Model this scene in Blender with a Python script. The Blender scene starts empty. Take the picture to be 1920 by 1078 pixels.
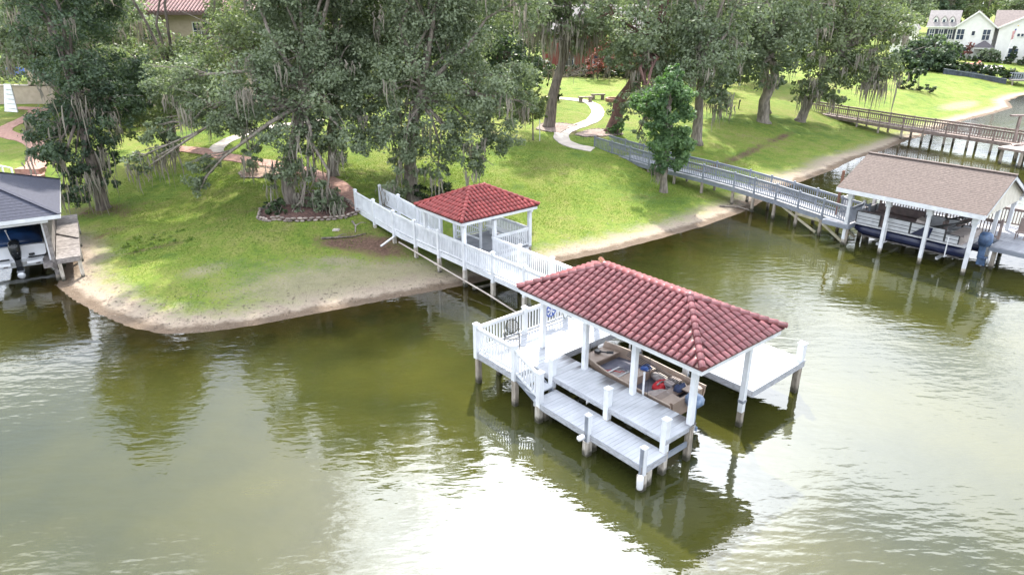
import bpy, math, random
import numpy as np
from mathutils import Vector, Matrix, Euler

random.seed(7)
RNG = np.random.default_rng(11)
scene = bpy.context.scene
COL = scene.collection
R = math.radians

# ------------------------------------------------------------------ camera, sky, sun, exposure
cam_d = bpy.data.cameras.new('camera')
cam = bpy.data.objects.new('camera', cam_d)
COL.objects.link(cam)
cam.location = (0, 0, 13)
cam.rotation_euler = (R(90 - 22.2345), 0, 0)
cam_d.sensor_fit = 'HORIZONTAL'
cam_d.sensor_width = 36
cam_d.lens = 24.473
cam_d.clip_start = 0.3
cam_d.clip_end = 3000
scene.camera = cam

SUN_EL, SUN_AZ = 47.0, 4.0          # azimuth measured from +Y towards +X
CLOUD_OFF = (4.3, 4.7, 0.0)
world = bpy.data.worlds.new('World')
scene.world = world
world.use_nodes = True
wn, wl = world.node_tree.nodes, world.node_tree.links
wn.clear()
w_out = wn.new('ShaderNodeOutputWorld')
w_bg = wn.new('ShaderNodeBackground')
w_bg.inputs['Strength'].default_value = 0.13
sky = wn.new('ShaderNodeTexSky')
sky.sky_type = 'NISHITA'
sky.sun_disc = False
sky.sun_elevation = R(SUN_EL)
sky.sun_rotation = R(SUN_AZ)
sky.air_density = 1.0
sky.dust_density = 1.5
tc = wn.new('ShaderNodeTexCoord')
sep = wn.new('ShaderNodeSeparateXYZ')
wl.new(tc.outputs['Generated'], sep.inputs[0])
zmax = wn.new('ShaderNodeMath'); zmax.operation = 'MAXIMUM'; zmax.inputs[1].default_value = 0.12
wl.new(sep.outputs['Z'], zmax.inputs[0])
dx = wn.new('ShaderNodeMath'); dx.operation = 'DIVIDE'
dy = wn.new('ShaderNodeMath'); dy.operation = 'DIVIDE'
wl.new(sep.outputs['X'], dx.inputs[0]); wl.new(zmax.outputs[0], dx.inputs[1])
wl.new(sep.outputs['Y'], dy.inputs[0]); wl.new(zmax.outputs[0], dy.inputs[1])
comb = wn.new('ShaderNodeCombineXYZ')
wl.new(dx.outputs[0], comb.inputs['X']); wl.new(dy.outputs[0], comb.inputs['Y'])
addv = wn.new('ShaderNodeVectorMath'); addv.operation = 'ADD'
addv.inputs[1].default_value = CLOUD_OFF
wl.new(comb.outputs[0], addv.inputs[0])
cn = wn.new('ShaderNodeTexNoise')
cn.inputs['Scale'].default_value = 0.9
cn.inputs['Detail'].default_value = 6
cn.inputs['Roughness'].default_value = 0.52
wl.new(addv.outputs[0], cn.inputs['Vector'])
cr = wn.new('ShaderNodeValToRGB')
cr.color_ramp.elements[0].color = (0.13, 0.13, 0.13, 1)
cr.color_ramp.elements[0].position = 0.465
cr.color_ramp.elements[1].position = 0.535
wl.new(cn.outputs['Fac'], cr.inputs['Fac'])
# cloud radiance: even white, brighter where thin cloud stands near the sun
sd_dir = Vector((math.sin(R(SUN_AZ)) * math.cos(R(SUN_EL)), math.cos(R(SUN_AZ)) * math.cos(R(SUN_EL)), math.sin(R(SUN_EL))))
dot = wn.new('ShaderNodeVectorMath'); dot.operation = 'DOT_PRODUCT'
dot.inputs[1].default_value = sd_dir
wl.new(tc.outputs['Generated'], dot.inputs[0])
dmx = wn.new('ShaderNodeMath'); dmx.operation = 'MAXIMUM'; dmx.inputs[1].default_value = 0.0
wl.new(dot.outputs['Value'], dmx.inputs[0])
dpw = wn.new('ShaderNodeMath'); dpw.operation = 'POWER'; dpw.inputs[1].default_value = 14.0
wl.new(dmx.outputs[0], dpw.inputs[0])
dml = wn.new('ShaderNodeMath'); dml.operation = 'MULTIPLY_ADD'
dml.inputs[1].default_value = 40.0
dml.inputs[2].default_value = 14.5
wl.new(dpw.outputs[0], dml.inputs[0])
ccol = wn.new('ShaderNodeVectorMath'); ccol.operation = 'SCALE'
ccol.inputs[0].default_value = (0.93, 0.97, 1.04)
wl.new(dml.outputs[0], ccol.inputs['Scale'])
cmix = wn.new('ShaderNodeMixRGB')
wl.new(cr.outputs['Color'], cmix.inputs['Fac'])
wl.new(sky.outputs['Color'], cmix.inputs['Color1'])
wl.new(ccol.outputs[0], cmix.inputs['Color2'])
wl.new(cmix.outputs[0], w_bg.inputs['Color'])
wl.new(w_bg.outputs[0], w_out.inputs['Surface'])

sun_d = bpy.data.lights.new('sun', 'SUN')
sun_d.energy = 5.0
sun_d.angle = R(1.2)
sun_d.color = (1.0, 0.93, 0.82)
sun = bpy.data.objects.new('sun', sun_d)
COL.objects.link(sun)
sun.location = (0, 60, 60)
sun.rotation_euler = sd_dir.to_track_quat('Z', 'Y').to_euler()

scene.view_settings.view_transform = 'Standard'
scene.view_settings.look = 'None'
scene.view_settings.exposure = 1.05
scene.view_settings.gamma = 1.0
scene.view_settings.use_curve_mapping = False
scene.render.engine = 'CYCLES'
scene.cycles.max_bounces = 6
scene.cycles.transparent_max_bounces = 6
scene.cycles.caustics_reflective = False
scene.cycles.caustics_refractive = False
scene.cycles.sample_clamp_indirect = 6

# ------------------------------------------------------------------ materials
MATS = {}
def nt(m):
    m.use_nodes = True
    return m.node_tree.nodes, m.node_tree.links

def M(name, c1, c2=None, scale=4.0, rough=0.7, bump=0.0, bscale=None, rnd=0.0, spec=0.5, stretch=(1, 1, 1), lo=0.35, hi=0.65, metallic=0.0, detail=5, bdist=0.02):
    """two-tone noise material, optional bump and per-object brightness spread"""
    if name in MATS: return MATS[name]
    m = bpy.data.materials.new(name)
    n, l = nt(m)
    b = n['Principled BSDF']
    b.inputs['Roughness'].default_value = rough
    b.inputs['Metallic'].default_value = metallic
    b.inputs['Specular IOR Level'].default_value = spec
    if c2 is None: c2 = tuple(x * 0.82 for x in c1)
    geo = n.new('ShaderNodeNewGeometry')
    mp = n.new('ShaderNodeMapping'); mp.inputs['Scale'].default_value = stretch
    l.new(geo.outputs['Position'], mp.inputs['Vector'])
    tx = n.new('ShaderNodeTexNoise'); tx.inputs['Scale'].default_value = scale; tx.inputs['Detail'].default_value = detail
    l.new(mp.outputs[0], tx.inputs['Vector'])
    rp = n.new('ShaderNodeValToRGB')
    rp.color_ramp.elements[0].position = lo; rp.color_ramp.elements[1].position = hi
    rp.color_ramp.elements[0].color = (*c2, 1); rp.color_ramp.elements[1].color = (*c1, 1)
    l.new(tx.outputs['Fac'], rp.inputs['Fac'])
    out = rp.outputs['Color']
    if rnd > 0:
        oi = n.new('ShaderNodeObjectInfo')
        mr = n.new('ShaderNodeMapRange'); mr.inputs['To Min'].default_value = 1 - rnd; mr.inputs['To Max'].default_value = 1 + rnd * 0.6
        l.new(oi.outputs['Random'], mr.inputs['Value'])
        sc = n.new('ShaderNodeVectorMath'); sc.operation = 'SCALE'
        l.new(out, sc.inputs[0]); l.new(mr.outputs[0], sc.inputs['Scale'])
        out = sc.outputs[0]
    l.new(out, b.inputs['Base Color'])
    if bump > 0:
        t2 = n.new('ShaderNodeTexNoise'); t2.inputs['Scale'].default_value = bscale or scale * 5; t2.inputs['Detail'].default_value = 4
        l.new(mp.outputs[0], t2.inputs['Vector'])
        bp = n.new('ShaderNodeBump'); bp.inputs['Strength'].default_value = bump; bp.inputs['Distance'].default_value = bdist
        l.new(t2.outputs['Fac'], bp.inputs['Height']); l.new(bp.outputs[0], b.inputs['Normal'])
    MATS[name] = m
    return m

def leaf_mat(name, c1, c2, trans, tw=0.35, scale=0.35, rough=0.55):
    """leaves: per-leaf and per-clump colour spread, light passing through"""
    if name in MATS: return MATS[name]
    m = bpy.data.materials.new(name)
    n, l = nt(m)
    b = n['Principled BSDF']; o = n['Material Output']
    b.inputs['Roughness'].default_value = rough
    b.inputs['Specular IOR Level'].default_value = 0.4
    geo = n.new('ShaderNodeNewGeometry')
    tx = n.new('ShaderNodeTexNoise'); tx.inputs['Scale'].default_value = scale; tx.inputs['Detail'].default_value = 3
    l.new(geo.outputs['Position'], tx.inputs['Vector'])
    ad = n.new('ShaderNodeMath'); ad.operation = 'MULTIPLY_ADD'; ad.inputs[1].default_value = 0.55
    l.new(geo.outputs['Random Per Island'], ad.inputs[0])
    sb = n.new('ShaderNodeMath'); sb.operation = 'MULTIPLY_ADD'; sb.inputs[1].default_value = 1.5; sb.inputs[2].default_value = -0.55
    l.new(tx.outputs['Fac'], sb.inputs[0]); l.new(sb.outputs[0], ad.inputs[2])
    rp = n.new('ShaderNodeValToRGB')
    rp.color_ramp.elements[0].position = 0.1; rp.color_ramp.elements[1].position = 0.95
    rp.color_ramp.elements[0].color = (*c2, 1); rp.color_ramp.elements[1].color = (*c1, 1)
    l.new(ad.outputs[0], rp.inputs['Fac'])
    l.new(rp.outputs['Color'], b.inputs['Base Color'])
    tr = n.new('ShaderNodeBsdfTranslucent')
    tm = n.new('ShaderNodeMixRGB'); tm.blend_type = 'MULTIPLY'; tm.inputs['Fac'].default_value = 1
    tm.inputs['Color2'].default_value = (*trans, 1)
    l.new(rp.outputs['Color'], tm.inputs['Color1'])
    l.new(tm.outputs[0], tr.inputs['Color'])
    mx = n.new('ShaderNodeMixShader'); mx.inputs['Fac'].default_value = tw
    l.new(b.outputs[0], mx.inputs[1]); l.new(tr.outputs[0], mx.inputs[2]); l.new(mx.outputs[0], o.inputs['Surface'])
    MATS[name] = m
    return m

white_paint = M('white_paint', (0.72, 0.735, 0.76), (0.56, 0.575, 0.60), 2.2, 0.5, rnd=0.06, bump=.08, lo=.25, hi=.6)
white_deck = M('white_deck', (0.44, 0.46, 0.50), (0.36, 0.375, 0.41), 1.2, 0.6, bump=0.15, rnd=0.05, stretch=(1, 1, 1))
grimy_deck = M('grimy_deck', (0.50, 0.52, 0.56), (0.38, 0.395, 0.43), 1.0, 0.6, bump=0.15, rnd=0.05)
weathered_grey = M('weathered_grey', (0.42, 0.43, 0.46), (0.24, 0.24, 0.26), 6.0, 0.8, bump=0.3, stretch=(1, 1, 4), lo=.3, hi=.6)
piling_wood = M('piling_wood', (0.40, 0.35, 0.29), (0.20, 0.17, 0.14), 5.0, 0.85, bump=0.4, stretch=(3, 3, 0.5), rnd=0.15)
pale_piling = M('pale_piling', (0.56, 0.52, 0.46), (0.34, 0.30, 0.25), 4.0, 0.85, bump=0.3, stretch=(3, 3, 0.6), rnd=0.12)
old_wood = M('old_wood', (0.25, 0.225, 0.215), (0.14, 0.125, 0.118), 3.0, 0.85, bump=0.3, rnd=0.18, stretch=(2, 2, 2))
grey_paint = M('grey_paint', (0.24, 0.26, 0.30), (0.18, 0.20, 0.24), 3.0, 0.6, rnd=0.05)
grey_deck = M('grey_deck', (0.33, 0.34, 0.37), (0.24, 0.25, 0.28), 2.0, 0.7, rnd=0.1)
brown_rail = M('brown_rail', (0.29, 0.225, 0.20), (0.19, 0.145, 0.13), 3.0, 0.75, rnd=0.1)
tile_red = M('tile_red', (0.275, 0.098, 0.102), (0.195, 0.064, 0.069), 3.0, 0.24, rnd=0.2, bump=0.05, spec=0.6)
tile_brick = M('tile_brick', (0.34, 0.065, 0.06), (0.24, 0.042, 0.04), 5.0, 0.36, rnd=0.22, bump=0.05)
under_red = M('under_red', (0.085, 0.018, 0.02), (0.055, 0.012, 0.014), 5.0, 0.7)
shingle_brown = M('shingle_brown', (0.140, 0.108, 0.096), (0.080, 0.061, 0.054), 9.0, 0.9, bump=0.4, bscale=30, lo=0.3, hi=0.7)
shingle_blue = M('shingle_blue', (0.036, 0.040, 0.066), (0.020, 0.023, 0.040), 9.0, 0.85, bump=0.4, bscale=30, lo=0.3, hi=0.7)
bark = M('bark', (0.20, 0.165, 0.14), (0.085, 0.07, 0.06), 3.0, 0.9, bump=0.8, bscale=9, stretch=(2, 2, 0.5), bdist=0.06)
bark_pale = M('bark_pale', (0.30, 0.26, 0.22), (0.13, 0.11, 0.09), 3.0, 0.9, bump=0.8, bscale=9, stretch=(2, 2, 0.5), bdist=0.06)
bark_red = M('bark_red', (0.19, 0.105, 0.085), (0.08, 0.045, 0.04), 3.0, 0.9, bump=0.8, bscale=9, stretch=(2, 2, 0.5), bdist=0.06)
leaf_oak = leaf_mat('leaf_oak', (0.250, 0.292, 0.185), (0.100, 0.132, 0.080), (1.35, 1.5, 0.9))
leaf_oak_b = leaf_mat('leaf_oak_b', (0.235, 0.275, 0.150), (0.092, 0.122, 0.066), (1.35, 1.5, 0.8))
leaf_dark = leaf_mat('leaf_dark', (0.115, 0.165, 0.095), (0.040, 0.066, 0.044), (1.4, 1.5, 0.7))
leaf_bright = leaf_mat('leaf_bright', (0.160, 0.250, 0.100), (0.058, 0.112, 0.052), (1.4, 1.7, 0.7))
leaf_pale = leaf_mat('leaf_pale', (0.17, 0.20, 0.09), (0.07, 0.09, 0.045), (1.5, 1.6, 0.7))
leaf_shrub = leaf_mat('leaf_shrub', (0.06, 0.10, 0.035), (0.012, 0.022, 0.010), (1.3, 1.5, 0.6), 0.25, 1.0)
leaf_pink = leaf_mat('leaf_pink', (0.34, 0.13, 0.115), (0.12, 0.07, 0.05), (1.4, 1.0, 0.9), 0.3, 1.0)
moss_mat = leaf_mat('moss_mat', (0.33, 0.30, 0.25), (0.18, 0.165, 0.138), (1.2, 1.15, 1.0), 0.3, 0.8, 0.9)
grass_blade = leaf_mat('grass_blade', (0.175, 0.235, 0.045), (0.085, 0.145, 0.030), (1.5, 1.6, 0.6), 0.4, 0.25)
concrete = M('concrete', (0.52, 0.46, 0.41), (0.40, 0.35, 0.31), 1.5, 0.9, bump=0.2)
stone_mat = M('stone_mat', (0.36, 0.30, 0.26), (0.18, 0.145, 0.125), 3.0, 0.9, bump=0.5, rnd=0.35)
mulch = M('mulch', (0.12, 0.062, 0.048), (0.05, 0.028, 0.024), 6.0, 0.95, bump=0.8, bscale=20)
black_metal = M('black_metal', (0.03, 0.03, 0.032), rough=0.4)
black_gloss = M('black_gloss', (0.012, 0.014, 0.018), rough=0.15)
pvc_white = M('pvc_white', (0.78, 0.78, 0.80), rough=0.35)
alu = M('alu', (0.55, 0.56, 0.58), (0.45, 0.46, 0.48), 4, 0.35, metallic=0.6)

def add_edge_grime(m):
    n, l = nt(m); b = n['Principled BSDF']; src = b.inputs['Base Color'].links[0].from_socket
    tc_ = n.new('ShaderNodeTexCoord'); sp = n.new('ShaderNodeSeparateXYZ'); l.new(tc_.outputs['Object'], sp.inputs[0])
    oi = n.new('ShaderNodeObjectInfo')
    ad = n.new('ShaderNodeMath'); ad.operation = 'MULTIPLY_ADD'; ad.inputs[1].default_value = .75; l.new(oi.outputs['Random'], ad.inputs[0]); l.new(sp.outputs['X'], ad.inputs[2])
    mr = n.new('ShaderNodeMapRange'); mr.interpolation_type = 'SMOOTHSTEP'; mr.inputs['From Min'].default_value = .62; mr.inputs['From Max'].default_value = 1.25; l.new(ad.outputs[0], mr.inputs['Value'])
    mx = n.new('ShaderNodeMixRGB'); mx.inputs['Color2'].default_value = (.10, .095, .10, 1); l.new(mr.outputs[0], mx.inputs['Fac']); l.new(src, mx.inputs['Color1']); l.new(mx.outputs[0], b.inputs['Base Color'])
add_edge_grime(grimy_deck)
def add_waterline(m, dark=(.045, .042, .028)):
    n, l = nt(m); b = n['Principled BSDF']; src = b.inputs['Base Color'].links[0].from_socket
    geo = n.new('ShaderNodeNewGeometry'); sp = n.new('ShaderNodeSeparateXYZ'); l.new(geo.outputs['Position'], sp.inputs[0])
    tx = n.new('ShaderNodeTexNoise'); tx.inputs['Scale'].default_value = 6; l.new(geo.outputs['Position'], tx.inputs['Vector'])
    ad = n.new('ShaderNodeMath'); ad.operation = 'MULTIPLY_ADD'; ad.inputs[1].default_value = -.35; l.new(tx.outputs['Fac'], ad.inputs[0]); l.new(sp.outputs['Z'], ad.inputs[2])
    mr = n.new('ShaderNodeMapRange'); mr.interpolation_type = 'SMOOTHSTEP'; mr.inputs['From Min'].default_value = -.10; mr.inputs['From Max'].default_value = .16; l.new(ad.outputs[0], mr.inputs['Value'])
    mx = n.new('ShaderNodeMixRGB'); mx.inputs['Color1'].default_value = (*dark, 1); l.new(mr.outputs[0], mx.inputs['Fac']); l.new(src, mx.inputs['Color2']); l.new(mx.outputs[0], b.inputs['Base Color'])
for m_ in (piling_wood, pale_piling): add_waterline(m_)

# ------------------------------------------------------------------ mesh and object helpers
class MB:
    """collects simple solids into one mesh"""
    def __init__(self): self.v = []; self.f = []
    def _add(self, vs, fs):
        o = len(self.v); self.v += [tuple(p) for p in vs]; self.f += [tuple(i + o for i in f) for f in fs]
        return self
    def box(self, x0, x1, y0, y1, z0, z1):
        vs = [(x0,y0,z0),(x1,y0,z0),(x1,y1,z0),(x0,y1,z0),(x0,y0,z1),(x1,y0,z1),(x1,y1,z1),(x0,y1,z1)]
        return self._add(vs, [(3,2,1,0),(4,5,6,7),(0,1,5,4),(1,2,6,5),(2,3,7,6),(3,0,4,7)])
    def bar(self, p, q, wd, ht, up=(0,0,1)):
        """rectangular bar from p to q"""
        p, q = Vector(p), Vector(q); d = (q - p).normalized(); u = Vector(up)
        if abs(d.dot(u)) > 0.98: u = Vector((1, 0, 0))
        s = d.cross(u).normalized() * (wd / 2); t = s.cross(d).normalized() * (ht / 2)
        vs = [p-s-t, p+s-t, p+s+t, p-s+t, q-s-t, q+s-t, q+s+t, q-s+t]
        return self._add(vs, [(0,1,2,3),(7,6,5,4),(4,5,1,0),(5,6,2,1),(6,7,3,2),(7,4,0,3)])
    def tube(self, pts, rad, n=8, cap=True):
        pts = [Vector(p) for p in pts]
        if not hasattr(rad, '__len__'): rad = [rad] * len(pts)
        o = len(self.v); ref = None
        for i, p in enumerate(pts):
            d = (pts[min(i+1, len(pts)-1)] - pts[max(i-1, 0)]).normalized()
            if ref is None: ref = Vector((1, 0, 0)) if abs(d.x) < 0.8 else Vector((0, 1, 0))
            s = (ref - d * ref.dot(d)).normalized(); t = d.cross(s); ref = s
            for k in range(n):
                a = 2 * math.pi * k / n
                self.v.append(tuple(p + (s * math.cos(a) + t * math.sin(a)) * rad[i]))
        for i in range(len(pts) - 1):
            for k in range(n):
                a, b = o + i*n + k, o + i*n + (k+1) % n
                self.f.append((a, b, b + n, a + n))
        if cap:
            self.f.append(tuple(o + k for k in reversed(range(n))))
            self.f.append(tuple(o + (len(pts)-1)*n + k for k in range(n)))
        return self
    def prism(self, poly, z0, z1):
        n = len(poly); vs = [(x, y, z0) for x, y in poly] + [(x, y, z1) for x, y in poly]
        fs = [tuple(reversed(range(n))), tuple(range(n, 2*n))] + [(i, (i+1) % n, n + (i+1) % n, n + i) for i in range(n)]
        return self._add(vs, fs)
    def loft(self, rings, cap=True):
        n = len(rings[0]); o = len(self.v)
        for r_ in rings: self.v += [tuple(p) for p in r_]
        for i in range(len(rings) - 1):
            for k in range(n):
                a, b = o + i*n + k, o + i*n + (k+1) % n
                self.f.append((a, b, b + n, a + n))
        if cap:
            self.f.append(tuple(o + k for k in reversed(range(n))))
            self.f.append(tuple(o + (len(rings)-1)*n + k for k in range(n)))
        return self
    def poly(self, *pts): return self._add(pts, [tuple(range(len(pts)))])
    def ell(self, c, r, nu=10, nv=7):
        o = len(self.v); cx, cy, cz = c; rx, ry, rz = r if hasattr(r, '__len__') else (r, r, r)
        for j in range(1, nv):
            th = math.pi * j / nv
            for i in range(nu):
                a = 2 * math.pi * i / nu
                self.v.append((cx + rx*math.sin(th)*math.cos(a), cy + ry*math.sin(th)*math.sin(a), cz + rz*math.cos(th)))
        self.v += [(cx, cy, cz + rz), (cx, cy, cz - rz)]
        t, b = len(self.v) - 2, len(self.v) - 1
        for j in range(nv - 2):
            for i in range(nu):
                a, c2 = o + j*nu + i, o + j*nu + (i+1) % nu
                self.f.append((a, a + nu, c2 + nu, c2))
        for i in range(nu):
            self.f.append((t, o + i, o + (i+1) % nu))
            self.f.append((b, o + (nv-2)*nu + (i+1) % nu, o + (nv-2)*nu + i))
        return self
    def shift(self, d):
        self.v = [(x + d[0], y + d[1], z + d[2]) for x, y, z in self.v]; return self
    def mesh(self, name, mat, smooth=False):
        me = bpy.data.meshes.new(name); me.from_pydata(self.v, [], self.f)
        if mat: me.materials.append(mat)
        if smooth: me.polygons.foreach_set('use_smooth', [True] * len(me.polygons))
        me.update()
        return me

def link(name, data, parent=None, loc=(0,0,0), rot=(0,0,0), scale=None):
    o = bpy.data.objects.new(name, data); COL.objects.link(o)
    if parent is not None: o.parent = parent
    o.location = loc; o.rotation_euler = rot
    if scale is not None: o.scale = scale if hasattr(scale, '__len__') else (scale,)*3
    return o

def tag(o, label, cat, group=None):
    o['label'] = label; o['category'] = cat
    if group: o['group'] = group
    return o

class Frame:
    def __init__(self, x, y, deg): self.o = Vector((x, y, 0)); self.rz = R(deg); self.m = Matrix.Rotation(self.rz, 4, 'Z')
    def w(self, p): return self.o + self.m @ Vector(p)
WORLD = Frame(0, 0, 0)

class Thing:
    """an Empty at the thing's base; parts are given in the coordinates of its frame"""
    def __init__(self, name, label, cat, frame, org, group=None):
        self.f = frame; self.org = Vector(org)
        self.e = bpy.data.objects.new(name, None); COL.objects.link(self.e)
        self.e.empty_display_size = 0.3
        self.e.location = frame.w(org); self.e.rotation_euler = (0, 0, frame.rz)
        tag(self.e, label, cat, group)
    def part(self, name, mb, mat, parent=None, porg=None, smooth=False):
        """mb in frame coordinates; porg is the origin of the part object"""
        po = Vector(porg) if porg is not None else self.org
        base = self.org if parent is None else Vector(parent['po'])
        mb.shift(-po)
        o = link(name, mb.mesh(name, mat, smooth), self.e if parent is None else parent, po - base)
        o['po'] = tuple(po)
        return o
    def inst(self, name, me, at, rot=(0,0,0), parent=None, scale=None):
        base = self.org if parent is None else Vector(parent['po'])
        o = link(name, me, self.e if parent is None else parent, Vector(at) - base, rot, scale)
        if parent is None: o['po'] = tuple(at)
        return o

def np_mesh(name, verts, quads, mat, smooth=False):
    verts = np.asarray(verts, np.float32); quads = np.asarray(quads, np.int32)
    k = quads.shape[1]
    me = bpy.data.meshes.new(name)
    me.vertices.add(len(verts)); me.vertices.foreach_set('co', verts.ravel())
    me.loops.add(quads.size); me.loops.foreach_set('vertex_index', quads.ravel())
    me.polygons.add(len(quads)); me.polygons.foreach_set('loop_start', np.arange(0, quads.size, k, dtype=np.int32))
    if smooth: me.polygons.foreach_set('use_smooth', np.ones(len(quads), bool))
    if mat: me.materials.append(mat)
    me.update(calc_edges=True)
    return me

# ------------------------------------------------------------------ terrain
SHORE = np.array([(-90,60),(-60,47),(-45,41),(-38,37.5),(-33,40.5),(-29.5,39.6),(-27.0,38.4),(-24.6,36.3),(-23.3,33.6),(-22.7,32.0),(-21,30.4),(-18.7,28.6),(-16.6,27.2),(-14.7,26.5),(-12.8,26.8),(-11.2,27.4),(-9.5,28.3),(-7.6,29.3),(-5.6,30.4),(-3.4,31.5),(-2.1,32.2),(-.5,33.2),(1.1,34.3),(2.9,35.6),(6.1,37.5),(8.9,39.5),(12,41.9),(15.3,44.9),(17,46.9),(20.7,51.8),(26.8,57.6),(30.5,61.9),(34.7,65.5),(40,71),(43.6,74),(51,81.7),(56.4,86.1),(61.9,90.6),(67.2,95.4),(71,102),(77.2,108.1),(94.5,118),(140,135),(300,190),(900,400)], float)
def shore_dist(P):
    P = np.atleast_2d(np.asarray(P, float))[:, :2]
    best = np.full(len(P), 1e9); sg = np.ones(len(P))
    for A, B in zip(SHORE[:-1], SHORE[1:]):
        d = B - A; t = np.clip(((P - A) @ d) / (d @ d), 0, 1); Q = A + t[:, None] * d
        dd = np.hypot(*(P - Q).T); c = d[0]*(P[:,1]-A[1]) - d[1]*(P[:,0]-A[0])
        m = dd < best - 1e-9; best[m] = dd[m]; sg[m] = np.sign(c[m])
    return best * sg
def ground_z(P):
    P = np.atleast_2d(np.asarray(P, float))
    s = shore_dist(P)
    z = np.interp(s, [-60,-20,-8,-3,0,2.5,5,7,9,11,15,25,45,100], [-3,-2,-.9,-.35,0,.12,.35,.55,1.,1.45,1.9,2.6,3.2,3.8])
    und = 0.10*np.sin(P[:,0]*.35+1)*np.sin(P[:,1]*.28) + 0.035*np.sin(P[:,0]*1.3+P[:,1]*.7)*np.sin(P[:,1]*1.1-P[:,0]*.4)
    return z + und*np.clip((s-3)/6, 0, 1)
def gz(x, y): return float(ground_z([(x, y)])[0])

def axis(segs):
    out = [segs[0][0]]
    for a, b, st in segs:
        n = max(1, int(round((b - a) / st))); out += list(np.linspace(a, b, n + 1)[1:])
    return np.array(out)
gx = axis([(-1500,-300,150),(-300,-100,20),(-100,-45,2.5),(-45,-28,.7),(-28,40,.36),(40,75,.9),(75,130,2.5),(130,300,20),(300,1500,150)])
gy = axis([(-60,-10,10),(-10,20,3),(20,26,.8),(26,62,.36),(62,100,.8),(100,170,2.5),(170,300,15),(300,2000,170)])
GX, GY = np.meshgrid(gx, gy); P2 = np.stack([GX.ravel(), GY.ravel()], 1)
SD = shore_dist(P2); Z = ground_z(P2)
nx, ny = len(gx), len(gy)
I = (np.arange(ny-1)[:, None]*nx + np.arange(nx-1)[None]).ravel()
Q = np.stack([I, I+1, I+1+nx, I+nx], 1)

def gauss(cx, cy, rx, ry, rot=0):
    c, s = math.cos(R(rot)), math.sin(R(rot)); X = P2[:,0]-cx; Y = P2[:,1]-cy
    return np.exp(-(((X*c+Y*s)/rx)**2 + ((-X*s+Y*c)/ry)**2))
dirt = np.clip(gauss(-7.2,36.5,2.6,1.6,-40) + .8*gauss(-10.0,36.6,1.5,.8) + .7*gauss(-15.5,41.5,2.2,.8) + .8*gauss(-20,37.0,2.5,.5,30) + .6*gauss(9.0,47.3,3,1.2,30)
               + 1.1*gauss(15.8,56.0,3.2,.7,50) + 1.0*gauss(20.5,61.5,4.5,.55,52) + .9*gauss(26.5,69,5,.5,50) + .9*gauss(4.2,64.5,2.2,1.6) + .9*gauss(7.3,62.5,2.0,1.5) + gauss(-27,44.3,3.0,1.8) + .9*gauss(-13.7,47.5,3,1.5) + .6*gauss(-24.5,38.8,1.2,2.5)
               + .7*gauss(9,106,16,6) + .5*gauss(-33,66,10,5), 0, 1)
sandp = np.clip(.8*gauss(21,53.5,4.5,2.4,52) + .75*gauss(28,61,4,1.8,45) + .75*gauss(-6.0,33.0,4.2,1.9,33) + .62*gauss(-10.5,31.2,4.5,1.9,15) + .35*gauss(-11,34,5,2.2,15) + .7*gauss(-9.1,34.6,.9,.35) + .6*gauss(-6.0,33.8,.9,.3,30) + .5*gauss(-15.8,33.2,1.4,1.0,40)
                + .7*gauss(62,97,6,1.6,48) + .6*gauss(57,93,5,1.5,45) + .5*gauss(46,80.5,5,1.2,40) + .5*gauss(13,45.5,3,1.2,40), 0, 1)

gm = np_mesh('ground', np.column_stack([P2, Z]), Q, None, True)
for nm, arr in (('sd', SD), ('dirt', dirt), ('sandp', sandp)):
    at = gm.attributes.new(nm, 'FLOAT', 'POINT'); at.data.foreach_set('value', arr.astype(np.float32))

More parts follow.
